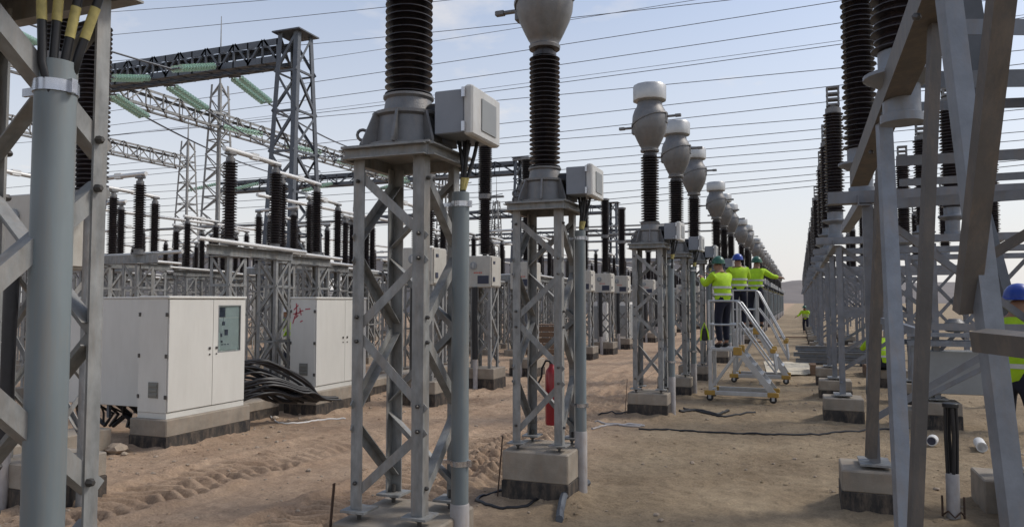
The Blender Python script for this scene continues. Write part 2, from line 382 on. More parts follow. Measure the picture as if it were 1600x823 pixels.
# ------------------------------------------------------------------ support tower of a current transformer
A = .25; ROWX = -2.36; Y1 = 4.25; U = 2.8
def make_support(base, detail=True, ls=.078):
    t = thing('lattice_support', None, 'support tower')
    L = square_leg(A, base+.07, 2.80, ls, .009).mesh('leg'); fp = MB().box((-A-.045, -A-.045, base+.055), (-A+.125, -A+.125, base+.069)).mesh('foot_plate')
    ab = MB().lathe([(.014, base-.01), (.014, base+.12)], 8, (-A+.04, -A+.04, 0)).lathe([(.026, base+.03), (.026, base+.054)], 6, (-A+.04, -A+.04, 0)).mesh('anchor_bolt')
    zs = [2.70, 2.21, 1.70, 1.17, base+.13]
    brs = [face_brace(A-.01, zs[i]-.02, zs[i+1]+.05, .056, .006, 1 if i % 2 == 0 else -1).mesh('brace') for i in range(4)]
    bl = MB()
    for i in range(4):
        sg = 1 if i % 2 == 0 else -1
        for x, z in ((-sg*(A-.035), zs[i]-.05), (sg*(A-.035), zs[i+1]+.1)):
            bl.lathe([(.013, 0), (.013, .014), (.007, .022)], 6, (x, -A-.001, z), (0, -1, 0))
    blm = bl.mesh('bolt')
    if detail:
        for k in range(4):
            put('leg', L, 'galv', t, rz=k*math.pi/2); put('foot_plate', fp, 'galv', t, rz=k*math.pi/2); put('anchor_bolt', ab, 'bolt', t, rz=k*math.pi/2)
            for b in brs: put('brace', b, 'galv', t, rz=k*math.pi/2)
            put('bolt', blm, 'bolt', t, rz=k*math.pi/2)
    else:
        for k in range(4): put('leg', L, 'galv', t, rz=k*math.pi/2)
        mb = MB()
        for k in range(4):
            q = Matrix.Rotation(k*math.pi/2, 3, 'Z')
            for b in brs: mb.add([q @ v.co for v in b.vertices], [tuple(p.vertices) for p in b.polygons])
        put('bracing', mb, 'galv', t)
    put('platform_plate', MB().box((-.31, -.31, 2.852), (.31, .31, 2.866)), 'galv', t)
    pb = MB().chan((-.29, -.288, 2.815), (.29, -.288, 2.815), (0, 0, 1), .072, .05, .007).mesh('platform_beam')
    for k in range(4): put('platform_beam', pb, 'galv', t, rz=k*math.pi/2)
    return t

# ------------------------------------------------------------------ current transformer (origin on the ground under its axis)
def make_ct():
    t = thing('current_transformer', None, 'transformer')
    z0 = 2.867
    put('base_housing', MB().lathe([(.29, z0), (.29, z0+.02), (.235, z0+.03), (.215, z0+.2), (.235, z0+.215), (.235, z0+.235), (.165, z0+.245), (.15, z0+.33), (.165, z0+.345), (.165, z0+.36)], 28), 'cast', t)
    rb = MB().loft([[(x, -.008, z) for x, z in ((.14, z0+.012), (.325, z0+.012), (.325, z0+.035), (.245, z0+.225), (.14, z0+.232))], [(x, .008, z) for x, z in ((.14, z0+.012), (.325, z0+.012), (.325, z0+.035), (.245, z0+.225), (.14, z0+.232))]]).mesh('housing_rib')
    for k in range(8): put('housing_rib', rb, 'cast', t, rz=k*math.pi/4+.2)
    ring = MB(); ring.tube([(.035*math.cos(a), 0, .035*math.sin(a)) for a in np.linspace(0, 2*math.pi, 13)], .011, 6)
    rm = ring.mesh('lifting_ring')
    put('lifting_ring', rm, 'cast', t, (-.285, -.06, z0+.05), .3); put('lifting_ring', rm, 'cast', t, (-.25, -.15, z0+.10), .6)
    put('insulator', insulator_mesh('insulator', 1.14, 25, .098, .155), 'porc', t, (0, 0, z0+.36))
    zt = z0+.36+1.14
    put('neck', MB().lathe([(.12, zt-.005), (.12, zt+.03), (.10, zt+.035), (.10, zt+.075)], 24), 'porc', t)
    put('head', MB().lathe([(.155, zt+.07), (.16, zt+.10), (.145, zt+.115), (.15, zt+.15), (.165, zt+.17), (.20, zt+.24), (.255, zt+.36), (.285, zt+.46), (.297, zt+.58), (.29, zt+.69), (.262, zt+.78), (.22, zt+.85), (.205, zt+.93)], 32), 'cast', t)
    # tilted clamp band round the head
    bd = MB(); c = V((0, 0, zt+.61)); nrm = V((-.34, .1, 1)).normalized(); uu = nrm.cross(V((0, 1, 0))).normalized(); vv = nrm.cross(uu)
    rings = []
    for k in range(36):
        a = 2*math.pi*k/36; d = uu*math.cos(a)+vv*math.sin(a)
        r0, r1 = .27/math.sqrt(max(.3, 1-d.z**2*.85)), .31/math.sqrt(max(.3, 1-d.z**2*.85))
        rings.append([tuple(c+d*r0-nrm*.013), tuple(c+d*r1-nrm*.013), tuple(c+d*r1+nrm*.013), tuple(c+d*r0+nrm*.013)])
    bd.loft(rings, closed=True); put('clamp_band', bd, 'cast', t)
    for sg, dz in ((-1, -.09), (1, .06)):
        mb = MB().box((-.05, -.06, zt+.48+dz), (.02, .06, zt+.68+dz), .012)
        mb.lathe([(.022, 0), (.022, .17)], 12, (.01, 0, zt+.60+dz), (1, 0, 0)); mb.box((.15, -.03, zt+.575+dz), (.25, .03, zt+.625+dz), .006)
        mb.v = [((.285+x)*sg, y, z) for x, y, z in mb.v]
        put('terminal', mb, 'cast', t)
    put('cap', MB().lathe([(.20, zt+.925), (.235, zt+.93), (.283, zt+.95), (.287, zt+.965), (.287, zt+1.18), (.27, zt+1.215), (.10, zt+1.235)], 12), 'cap', t)
    for sg in (1,):
        bx = put('terminal_box', MB().box((.27, -.16, z0+.06), (.47, .26, z0+.33), .006), 'boxd', t)
        put('cover', MB().box((.474, -.175, z0+.04), (.535, .275, z0+.35), .012), 'boxl', bx)
        put('cover_panel', MB().box((.536, -.04, z0+.09), (.542, .19, z0+.29)), 'boxp', bx)
        for zq in (z0+.09, z0+.30): put('hinge', MB().lathe([(.013, -.03), (.013, .03)], 8, (.478, -.185, zq)), 'clamp', bx)
        put('stub', MB().lathe([(.085, 0), (.085, .12)], 20, (.16, .02, z0+.22), (1, 0, 0)), 'black', t)
    for k in range(5):
        a = k*1.2566+.3; tx, ty = .34+.03*math.cos(a), .08+.03*math.sin(a); bx_, by_ = .33+.045*k*.5, .06+.06*((k*2) % 5)*.35
        top = V((bx_, by_, z0+.06)); bot = V((tx, ty, 2.45))
        pts = [top+(bot-top)*f+V((.012*math.sin(k*2+f*4), .012*math.cos(k*3+f*4), 0)) for f in np.linspace(0, 1, 7)]
        cb = put('control_cable', MB().tube(pts, .0125, 8), 'black', t)
        put('tape', MB().tube([pts[3], pts[4]], .0142, 8), 'yellow', cb)
    return t
def make_pipe():
    t = thing('cable_pipe', None, 'pipe')
    put('conduit', MB().lathe([(.0615, .55), (.0615, 2.595), (.055, 2.597), (.055, 2.45)], 28), 'pipe', t)
    put('sleeve', MB().lathe([(.068, -.1), (.068, .62), (.062, .63)], 24), 'sleeve', t)
    def ring(z): return MB().lathe([(.0625, z-.017), (.067, z-.017), (.0665, z), (.067, z+.017), (.0625, z+.017)], 28).box((.05, -.01, z-.02), (.085, .01, z+.02)).box((-.15, -.006, z-.012), (-.055, .006, z+.012))
    put('pipe_clamp', ring(2.52), 'clamp', t); put('pipe_clamp', ring(.88), 'clamp', t)
    return t
def make_pedestal(hx, hy, top):
    t = thing('concrete_pedestal', None, 'pedestal')
    put('block', MB().box((-hx, -hy, .19), (hx, hy, top), .012), 'conc', t)
    put('tar_band', MB().box((-hx-.004, -hy-.004, -.15), (hx+.004, hy+.004, .192), .006), 'bitu', t)
    return t
def pipe_label(n): return f'grey cable pipe with steel clamps beside the {nth(n)} current transformer tower'
ct0, pipe0 = make_ct(), make_pipe()
sup = {True: {}, False: {}}
LOOK = {1: 'close grey steel tower at the photo edge behind the thick cable pipe',
        2: 'tall grey lattice tower carrying the nearest dark insulator, with a pipe beside it',
        3: 'grey lattice tower with a red fire extinguisher hanging in it'}
PHASE = [(Y1-U, .58), (Y1, .55), (Y1+U, .47)]
for b in range(1, 10):
    for k in range(3): PHASE.append((Y1+U*(4*b-1+k), .38))
ped = {}; n_ct = len(PHASE); sproto = {}
for i, (y, base) in enumerate(PHASE):
    n = i+1; loc = (ROWX, y, 0)
    key = (base, i < 9)
    if key not in sproto:
        s = sproto[key] = make_support(base, i < 9, .047 if i == 0 else .078); p = ped[key] = make_pedestal(.33, .33, base)
        s.location = loc; p.location = loc
    else:
        s = clone(sproto[key], loc); p = clone(ped[key], loc)
    tag(s, LOOK.get(n, f'grey lattice tower {nth(n)} in the row left of the aisle, carrying a transformer'), 'support tower', 'lattice towers of the transformer row')
    tag(p, f'concrete block with black base under the {nth(n)} transformer tower of the left row', 'pedestal', 'concrete pedestals of the transformer row')
    c = ct0 if i == 0 else clone(ct0, loc); c.location = loc
    if i > 2: c.rotation_euler = (R(random.uniform(-.35, .35)), R(random.uniform(-.5, .5)), R(random.uniform(-4, 4)))
    if i == 0:
        s.location = (ROWX+.10, y, .085); c.location = (ROWX+.10, y, .085); first_ct = c
    tag(c, {2: 'current transformer with the nearest big dark insulator, its head above the frame', 3: 'current transformer whose bulbous metal head is cut by the top edge',
            4: 'current transformer with the nearest complete head and bright metal cap'}.get(n, f'current transformer with bulb head and bright cap, {nth(n)} from the camera in its row'), 'transformer', 'row of current transformers')
    pl = (ROWX+.34, y+.08, 0)
    q = pipe0 if i == 0 else clone(pipe0, pl); q.location = pl
    if n == 1: q.scale = (.9, .9, 1)
    tag(q, 'thick grey pipe close to the camera with black cables entering its top' if n == 1 else pipe_label(n), 'pipe', 'cable pipes of the transformer row')

# earthing strips at the near pedestals
for i in (1, 2, 3):
    y = PHASE[i][0]; mb = MB()
    mb.bar((-.37, -.36, -.05), (-.335, -.30, .78 if i == 1 else .6), (0, 1, 0), .024, .005)
    tag(put('earthing_strip', mb, 'rust', loc=(ROWX, y, 0)), f'dark flat earthing strip standing at the {nth(i+1)} transformer pedestal', 'earthing strip', 'earthing strips at the pedestals')

# fire extinguisher hung in the third tower
t = thing('fire_extinguisher', 'red fire extinguisher with black hose hanging inside the lattice tower', 'extinguisher', (*(P(862, 600, 7.72))[:2], .62))
put('cylinder', MB().lathe([(.02, 0), (.06, .005), (.066, .02), (.067, .03), (.067, .52), (.058, .565), (.03, .60), (.024, .63)], 24), 'red', t)
put('valve', MB().box((-.02, -.02, .63), (.02, .02, .68)).box((-.015, -.012, .68), (.12, .012, .695)).box((-.015, -.012, .70), (.11, .012, .712)), 'black', t)
put('hose', MB().tube([(0, 0, .65), (-.06, -.01, .66), (-.10, -.02, .58), (-.10, -.03, .50), (-.14, -.03, .42)], .011, 8).lathe([(.012, 0), (.03, .13)], 12, (-.14, -.03, .42), (-.6, 0, -.8)), 'black', t)
put('label_band', MB().lathe([(.0675, .22), (.0678, .22), (.0678, .36), (.0675, .36)], 24), 'red', t)

# ------------------------------------------------------------------ cables and conduits on the ground
def ground_path(pts, lift=.012, n=10, wob=.02):
    res = []; pts = [V((p[0], p[1], 0)) for p in pts]
    for i in range(len(pts)-1):
        p0, p1, p2, p3 = pts[max(i-1, 0)], pts[i], pts[i+1], pts[min(i+2, len(pts)-1)]
        for k in range(n):
            f = k/n; q = .5*((2*p1)+(p2-p0)*f+(2*p0-5*p1+4*p2-p3)*f*f+(3*p1-p0-3*p2+p3)*f**3)
            q.x += wob*math.sin(q.y*5+i); res.append((q.x, q.y, gz(q.x, q.y)+lift))
    res.append((pts[-1].x, pts[-1].y, gz(pts[-1].x, pts[-1].y)+lift)); return res
def cable(name, label, cat, pts, r, m, wob=.02, group=None, n=10):
    return tag(put(name, MB().tube(ground_path(pts, r*.8, n, wob), r, 8), m), label, cat, group)
cable('ground_cable', 'long black cable lying across the aisle sand', 'cable', [G(1000, 671), G(1080, 672), G(1180, 680), G(1260, 680), G(1330, 676), G(1420, 668)], .014, 'black')
loop = [V((.16*math.cos(a), .10*math.sin(a), 0))+G(985, 664) for a in np.linspace(.5, 6.6, 10)]
cable('hose_coil', 'pale grey hose loop on the sand behind the second pedestal', 'hose', [G(925, 672)]+[G(950, 663)]+loop+[G(930, 660)], .016, 'sleeve', 0)
loop = [V((.28*math.cos(a)*(1+.06*a/6), .24*math.sin(a), 0))+G(792, 782) for a in np.linspace(.2, 12.0, 18)]
cable('cable_coil', 'dark coil of cable on the sand in front of the extinguisher tower pedestal', 'cable', loop, .013, 'black', 0, n=5)
cable('ground_cable', 'short black cable lying beside the ladder wheels', 'cable', [G(1060, 645), G(1090, 642), G(1120, 648), G(1138, 642)], .025, 'black')
cable('ground_cable', 'black cable end beside the fourth pedestal near the ladder', 'cable', [G(1070, 637), G(1100, 645), G(1130, 650), G(1180, 645)], .016, 'black')
cable('ground_cable', 'dark cable stub lying behind the fourth pedestal', 'cable', [G(935, 645), G(960, 646), G(985, 648)], .012, 'black')
cable('conduit_bend', 'grey flexible conduit bending from the pipe foot into the sand', 'conduit', [G(918, 764), G(905, 772), G(888, 785), G(878, 796), G(874, 812)], .036, 'galvd', -.0)
cable('white_rope', 'white cord trailing from the cable pile over the kerb onto sand', 'cord', [G(412, 640), G(428, 655), G(450, 662), G(500, 655), G(540, 652)], .012, 'white')

# ------------------------------------------------------------------ cabinet line on its kerb
def kerb_piece(y0, y1, bz=.14):
    t = bpy.data.objects.new('kerb', None); COL.objects.link(t); tag(t, kind='structure')
    put('kerb_top', MB().box((-8.6, y0, bz), (-8.12, y1, .30), .015), 'conc', t)
    put('kerb_band', MB().box((-8.59, y0, -.15), (-8.13, y1, bz+.002)), 'bitu', t)
kerb_piece(3.2, 7.05, .03); kerb_piece(8.72, 10.3); kerb_piece(12.15, 17.0)
def make_cabinet(loc, ly, dx, h, label, window=True, marks=False, z0=.40, plinth=True):
    """front faces +X; origin at the front near corner on the ground"""
    t = thing('control_cabinet', label, 'cabinet', loc, group='white control cabinets along the kerb')
    b = put('body', MB().box((-dx, 0, z0+.07), (-.022, ly, z0+1.53), .006), 'cab', t)
    put('roof', MB().box((-dx-.012, -.012, z0+1.53), (.012, ly+.012, z0+1.565), .008), 'cab', t)
    put('base_frame', MB().box((-dx+.005, .004, z0), (-.012, ly-.004, z0+.068)), 'cab', t)
    half = ly*.55
    for k, (a, c) in enumerate(((.012, half-.003), (half+.003, ly-.012))):
        if k and window:
            y0, y1, za, zb = a+.10, c-.10, z0+.80, z0+1.43
            d = MB().box((-.02, a, z0+.085), (0, y0, z0+1.515)).box((-.02, y1, z0+.085), (0, c, z0+1.515)).box((-.02, y0, z0+.085), (0, y1, za)).box((-.02, y0, zb), (0, y1, z0+1.515))
            dd = put('door', d, 'cab', t)
            put('window', MB().box((-.009, y0, za), (-.005, y1, zb)), 'pane', dd)
            put('gasket', MB().box((-.004, y0-.012, za-.012), (.003, y0, zb+.012)).box((-.004, y1, za-.012), (.003, y1+.012, zb+.012)).box((-.004, y0, za-.012), (.003, y1, za)).box((-.004, y0, zb), (.003, y1, zb+.012)), 'boxp', dd)
            pp = put('instrument_panel', MB().box((-.021, y0+.01, za+.01), (-.016, y1-.01, zb-.17)).box((-.021, y0+.15, zb-.16), (-.016, y1-.01, zb-.01)), 'panel', t)
            put('display', MB().box((-.0155, y0+.02, zb-.155), (-.012, y0+.13, zb-.02)), 'ink', pp)
            for (u_, v_, w_, h_) in ((.08, .36, .05, .05), (.13, .22, .06, .08), (.05, .2, .03, .05), (.06, .12, .03, .03)):
                put('switch', MB().box((-.0155, y0+u_, za+v_), (-.008, y0+u_+w_, za+v_+h_), .002), 'ink', pp)
            ln = MB()
            for q in range(3): ln.box((-.0155, y0+.07+.055*q, za+.085), (-.0145, y0+.11+.055*q, za+.10))
            ln.box((-.0155, y0+.10, za+.40), (-.0145, y0+.106, za+.47))
            put('print', ln, 'ink', pp)
        else: dd = put('door', MB().box((-.02, a, z0+.085), (0, c, z0+1.515), .003), 'cab', t)
        hx = (c-.06) if k == 0 else (a+.06)
        put('handle', MB().box((.001, hx-.018, z0+.84), (.012, hx+.018, z0+.875), .003).lathe([(.012, 0), (.010, .012)], 10, (.001, hx, z0+.775), (1, 0, 0)), 'bolt', dd)
    for zq in (.25, .77, 1.3):
        hb = MB().box((-.045, -.014, z0+zq), (-.005, .0, z0+zq+.05), .003).mesh('hinge'); put('hinge', hb, 'bolt', t)
        put('hinge', MB().box((-dx-.002, -.012, z0+zq), (-dx+.03, .0, z0+zq+.05), .003), 'bolt', t)
    v = put('vent', MB().box((-dx*.62, -.012, z0+.26), (-dx*.30, .0, z0+.46), .002), 'vent', t)
    for q in range(3): put('louvre', MB().box((-dx*.6, -.022, z0+.28+q*.058), (-dx*.32, -.013, z0+.315+q*.058), .003), 'vent', v)
    if marks:
        # red marker strokes scrawled on the side sheet
        mk = MB(); yq = -.003
        for (x0, z0_, x1, z1) in ((-.45, 1.75, -.36, 1.83), (-.40, 1.86, -.39, 1.62), (-.46, 1.68, -.33, 1.70), (-.44, 1.60, -.36, 1.66), (-.33, 1.78, -.30, 1.66), (-.35, 1.72, -.26, 1.74), (-.32, 1.55, -.27, 1.57), (-.47, 1.52, -.40, 1.72), (-.22, 1.76, -.12, 1.77)):
            mk.bar((x0, yq, z0_), (x1, yq, z1), (0, 1, 0), .004, .018)
        put('marker_scrawl', mk, 'mark', t)
    if plinth:
        p = thing('cabinet_plinth', label.replace('white', 'concrete plinth under the white'), 'plinth', loc, group='plinths of the control cabinets')
        put('block', MB().box((-dx-.06, -.06, .18), (.06, ly+.06, z0-.001), .012), 'conc', p)
        put('tar_band', MB().box((-dx-.064, -.064, -.15), (.064, ly+.064, .182), .004), 'bitu', p)
    return t
make_cabinet((-7.52, 7.33, 0), 1.42, .5, 1.565, 'white two door cabinet with instrument window, nearest to the camera')
make_cabinet((-7.52, 10.45, 0), 1.55, .52, 1.565, 'white cabinet with red marker scrawl on its grey side', False, True)
# cabinet set further back, seen from its side
t = thing('control_cabinet', 'plain grey sided cabinet on an open stand behind the near cabinet', 'cabinet', (-8.06, 7.72, 0), group='white control cabinets along the kerb')
put('body', MB().box((-1.95, 0, .46), (0, .55, 1.93), .006), 'cab', t); put('roof', MB().box((-1.96, -.01, 1.931), (.01, .56, 1.955), .006), 'cab', t)
for x in (-1.92, -.98, -.06):
    for y in (.03, .48): put('stand_leg', MB().box((x, y, .28), (x+.04, y+.04, .459)), 'galvd', t)
mb = MB()
for k in range(16):
    x0 = -1.8+.1*k+random.uniform(-.06, .06); mb.tube([(x0, .1, .47), (x0+random.uniform(-.1, .1), .14, .40), (x0+random.uniform(-.15, .15), .2+.1*random.random(), .30), (x0+random.uniform(-.25, .25), .25, .12)], random.choice((.016, .022, .028)), 6)
put('cable_bundle', mb, 'black', t)
for k, (px, py, l) in enumerate(((985, 540, 'white cabinet with grey panel doors far along the kerb'), (945, 545, 'slim white cabinet just before the far panel cabinet'))):
    g = G(px, py)
    t = thing('control_cabinet', l, 'cabinet', (g.x, g.y, 0), group='white control cabinets along the kerb')
    put('body', MB().box((-.6, 0, .25), (-.02, 1.5 if k == 0 else .7, 1.85), .006), 'white', t)
    put('door', MB().box((-.018, .1, .35), (.0, 1.4 if k == 0 else .6, 1.75)), 'boxp' if k == 0 else 'white', t)
    put('side_panel', MB().box((-.45, -.02, .4), (-.15, -.002, 1.7)), 'boxp', t)
    put('foot', MB().box((-.62, -.02, -.1), (.0, 1.52 if k == 0 else .72, .249)), 'conc', t)
# cable pile between the cabinets
pa, pb, pc = P(366, 560, 11.0), P(428, 588, 11.5), P(462, 622, 11.8)
o_ = V((pb.x, pb.y, 0))
t = thing('cable_pile', 'heap of thick black cables spilling over the kerb between cabinets', 'cables', o_)
for k in range(34):
    u_ = random.random(); w_ = random.uniform(-.45, .45); sag = .75*u_
    def off(p, a): return p-o_+V((w_*.7, w_*.75, -sag*a+random.uniform(-.03, .03)))
    pts = [off(pa, .9)+V((-.5, -.4, -.15)), off(pa, .7), (off(pa, .6)+off(pb, .5))/2+V((0, 0, .03)), off(pb, .45), (off(pb, .3)+off(pc, .1))/2+V((0, 0, .04)), off(pc, .04), off(pc, .0)+V((.1, .3, -.06))]
    for p in pts: p.z = max(p.z, .05)
    q = []
    for i in range(len(pts)-1):
        for m_ in range(3): q.append(pts[i]+(pts[i+1]-pts[i])*(m_/3))
    q.append(pts[-1]); qs = [q[0]]+[(q[i-1]+q[i]*2+q[i+1])/4 for i in range(1, len(q)-1)]+[q[-1]]
    put('cable', MB().tube(qs, .021, 7), 'black', t)
# worker standing behind the cabinet is built with the others below

# ------------------------------------------------------------------ generic lattices for the yard behind
def lattice_parts(t, h, a0, a1, n, leg, br, m, split, z0=0., ends=True):
    """tapered square lattice: leg objects plus brace objects (or one bracing mesh)"""
    def hw(z): return a0+(a1-a0)*(z-z0)/h
    for k in range(4):
        q = Matrix.Rotation(k*math.pi/2, 3, 'Z')
        put('leg', MB().lbar(q @ V((-a0, -a0, z0)), q @ V((-a1, -a1, z0+h)), q @ V((1, 0, 0)), q @ V((0, 1, 0)), leg, leg*.14), m, t)
    al = MB(); hs = []; zz_ = z0
    for i in range(n+1): hs.append(z0+h*(1-(1-i/n)**1.0))
    for k in range(4):
        q = Matrix.Rotation(k*math.pi/2, 3, 'Z')
        for i in range(n):
            za, zb = hs[i], hs[i+1]; aa, ab = hw(za), hw(zb); s = 1 if (i+k) % 2 else -1
            mb = MB(); mb.lbar(q @ V((-aa*s, -aa-.003, za)), q @ V((ab*s, -ab-.003, zb)), q @ V((0, 0, 1)), q @ V((0, 1, 0)), br, br*.14)
            if split: put('brace', mb, m, t)
            else: al.add(mb.v, mb.f)
            if i and i % 2 == 0:
                al.lbar(q @ V((-aa, -aa-.005, za)), q @ V((aa, -aa-.005, za)), q @ V((0, 0, 1)), q @ V((0, 1, 0)), br, br*.14)
    if al.v: put('bracing', al, m, t)
def lattice_beam(t, p, q, hh, ww, n, leg, br, m, split):
    p, q = V(p), V(q); d = (q-p).normalized(); s = d.cross(V((0, 0, 1))).normalized(); Z = V((0, 0, 1))
    for a in (-1, 1):
        for b in (0, 1):
            o = s*(a*ww/2)+Z*(b*hh); put('chord', MB().lbar(p+o, q+o, s*-a, Z*(1 if b == 0 else -1), leg, leg*.1), m, t)
    al = MB(); L = (q-p)/n
    for i in range(n):
        for a in (-1, 1):
            x, y = p+L*i+s*(a*ww/2), p+L*(i+1)+s*(a*ww/2)
            lo, hi = (x, y+Z*hh) if i % 2 == 0 else (x+Z*hh, y)
            mb = MB().lbar(lo, hi, s*-a, Z, br, br*.14)
            if split: put('lacing', mb, m, t)
            else: al.add(mb.v, mb.f)
            al.lbar(x, x+Z*hh, d, s*-a, br*.8, br*.12)
        for b in (0, 1):
            x, y = p+L*i+s*(ww/2)+Z*(b*hh), p+L*(i+1)-s*(ww/2)+Z*(b*hh)
            mb = MB().lbar(x, y, Z*(1-2*b), d, br, br*.14)
            al.add(mb.v, mb.f)
    put('bracing', al, m, t)

# ------------------------------------------------------------------ gantries
GX, GY, GZ = -15.65, 20.4, 9.85
def gantry(gx, gy, x_left, first, split, lbl):
    t = thing('gantry_column', f'dark lattice gantry column {lbl}', 'gantry column', (gx, gy, 0), group='lattice columns of the gantries')
    # column is a splayed lattice, wider across the yard than along it
    a = 1.05
    for sx in (-1, 1):
        for sy in (-1, 1):
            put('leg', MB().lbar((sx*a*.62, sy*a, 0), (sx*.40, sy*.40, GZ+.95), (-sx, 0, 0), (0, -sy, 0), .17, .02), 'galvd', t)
    n = 8
    def cor(sx, sy, f): return V((sx*(a*.62+(.40-a*.62)*f), sy*(a+(.40-a)*f), (GZ+.95)*f))
    al = MB()
    for i in range(n):
        f0, f1 = i/n, (i+1)/n
        for (c0, c1, nn) in (((-1, -1), (1, -1), (0, 1, 0)), ((1, -1), (1, 1), (-1, 0, 0)), ((1, 1), (-1, 1), (0, -1, 0)), ((-1, 1), (-1, -1), (1, 0, 0))):
            p0, p1 = (cor(*c0, f0), cor(*c1, f1)) if i % 2 else (cor(*c1, f0), cor(*c0, f1))
            mb = MB().lbar(p0, p1, (0, 0, 1), nn, .085, .012)
            if split: put('brace', mb, 'galvd', t)
            else: al.add(mb.v, mb.f)
            if i: al.lbar(cor(*c0, f0), cor(*c1, f0), (0, 0, 1), nn, .07, .01)
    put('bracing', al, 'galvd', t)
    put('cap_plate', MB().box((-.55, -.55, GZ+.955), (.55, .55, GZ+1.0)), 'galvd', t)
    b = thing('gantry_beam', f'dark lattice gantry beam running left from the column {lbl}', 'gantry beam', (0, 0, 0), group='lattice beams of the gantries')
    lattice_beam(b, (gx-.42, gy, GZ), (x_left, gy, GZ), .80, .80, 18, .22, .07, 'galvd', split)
gantry(GX, GY, -27, True, True, 'nearest, behind the two cabinets')
gantry(GX-.4, GY+23.2, -40, False, False, 'second back, seen past the near tower')
gantry(GX, GY+46, -45, False, False, 'third back, beside the distant breakers')
gantry(GX+.3, GY+69, -45, False, False, 'fourth back, small and far away')
# beams running along the yard on the far side
def ybeam(x, y0, y1, lbl, n, z=GZ):
    b = thing('gantry_beam', f'grey lattice beam running away on the far left {lbl}', 'gantry beam', (0, 0, 0), group='lattice beams of the gantries')
    lattice_beam(b, (x, y0, z), (x, y1, z), .75, .75, n, .11, .06, 'galv', False)
ybeam(-25.2, 13, 52, 'behind the green insulators', 44)
ybeam(-34.6, 22, 34.4, 'lowest, ending at a spiked mast', 14)
def mast(x, y, h, sp, lbl):
    t = thing('lightning_mast', lbl, 'mast', (x, y, 0), group='lattice masts with spikes')
    lattice_parts(t, h, .75, .28, 18, .11, .055, 'galv', False)
    put('spike', MB().tube([(0, 0, h-.3), (0, 0, h+sp)], [.05, .015], 8), 'galv', t)
mast(-25.2, 27.3, 12.0, 3.3, 'tall grey lattice mast whose spike stands highest above the gantry')
mast(-34.6, 34.9, 11.6, 2.0, 'grey lattice mast with a short spike left of the tall one')
for x, y, l in ((-25.2, 51, 'mast behind the nearest gantry column'), (-40, 62, 'distant mast seen between the first two gantries'), (-27, 66, 'distant mast behind the near transformer tower')):
    mast(x, y, 11.5, 2.5, 'thin grey lattice '+l)

# glass insulator strings
disc = MB().lathe([(.03, -.05), (.045, -.02), (.045, .0), (.07, .006), (.118, .03), (.12, .038), (.07, .03), (.05, .03), (.04, .07), (.03, .08)], 14).mesh('disc')
def string(p, q, n, label, twin=.0):
    p, q = V(p), V(q); d = (q-p); L = d.length; d.normalize()
    t = thing('insulator_string', label, 'insulator string', p, group='green glass insulator strings')
    s = d.cross(V((0, 0, 1))).normalized()
    offs = (-twin, twin) if twin else (0,)
    Q = d.to_track_quat('Z', 'Y').to_matrix().to_4x4()
    for o in offs:
        for k in range(n): put('disc', disc, 'glass', t, mtx=Matrix.Translation(s*o+d*(.25+(L-.5)*k/(n-1))) @ Q)
        put('rod', MB().tube([s*o+d*.05, s*o+d*(L-.05)], .02, 6), 'galvd', t)
    put('shackle', MB().box((-.05, -.05, -.05), (.05, .05, .05)), 'galvd', t)
    for e in (.12, L-.12): put('yoke', MB().tube([s*(-twin-.08)+d*e, s*(twin+.08)+d*e], .03, 6), 'galvd', t)
    return q
def wire(label, a, b, sag=.3, r=.022, group='overhead conductors', name='overhead_wire', m='cable', n=14):
    a, b = V(a), V(b)
    pts = [a+(b-a)*f-V((0, 0, sag*4*f*(1-f))) for f in np.linspace(0, 1, n)]
    return tag(put(name, MB().tube([p-a for p in pts], r, 6), m, loc=a), label, 'wire', group)
ST = []
for k, (p1, p2, l) in enumerate((((170, 146), (229, 184), 'leftmost'), ((262, 132), (322, 172), 'middle'), ((364, 118), (420, 162), 'rightmost'))):
    a = atY(*p1, GY+.4); b = atY(*p2, GY+2.7)
    string(a, b, 13, f'green glass insulator string sloping down from the gantry beam, {l} of three', .16); ST.append(b)
for k, (p1, p2, l) in enumerate((((236, 123), (165, 122), 'left'), ((338, 104), (268, 108), 'right'))):
    a = atY(*p1, GY-.45); b = atY(*p2, GY-2.3)
    string(a, b, 13, f'green glass insulator string lying along the gantry beam, {l} one', .16)
    wire(f'black conductor leading left from the {l} string on the beam', b, b+V((-3, -12, 1.6)), .4, .03)
for k, (b, e) in enumerate(zip(ST, ((425, 270), (500, 268), (560, 235)))):
    wire(f'black conductor hanging from the {("leftmost", "middle", "rightmost")[k]} sloping green insulator string', b, atY(*e, GY+16), .2, .035)
for k, px in enumerate((640, 520, 405, 345)):
    a = atY(px, 286, GY+22.8) if px < 600 else atY(px, 282, GY+22.8); b = a+V((.3, 2.6, -1.0)); b2 = a+V((-.6, -2.6, -.9))
    string(a, b2, 14, f'small green insulator string on the second gantry, {nth(k+1)} from the near tower', .16)
for k, y in enumerate((27, 31.5, 36, 40.5)):
    a = V((-25.2+.45, y, GZ+.1)); string(a, a+V((2.2, .2, -.5)), 12, f'green insulator string under the far left beam, {nth(k+1)} along', .14)
    wire(f'thin conductor from the {nth(k+1)} string of the far left beam', a+V((2.2, .2, -.5)), (-16.3, y+.3, GZ-1.6), .6, .022)

for k, (p1, p2) in enumerate((((-6, 38), (62, 72)), ((-60, 20), (20, 52)))):
    string(P(*p1, 24.5), P(*p2, 26.5), 13, f'green insulator string at the top left photo edge, {("right", "left")[k]} of two', .16)
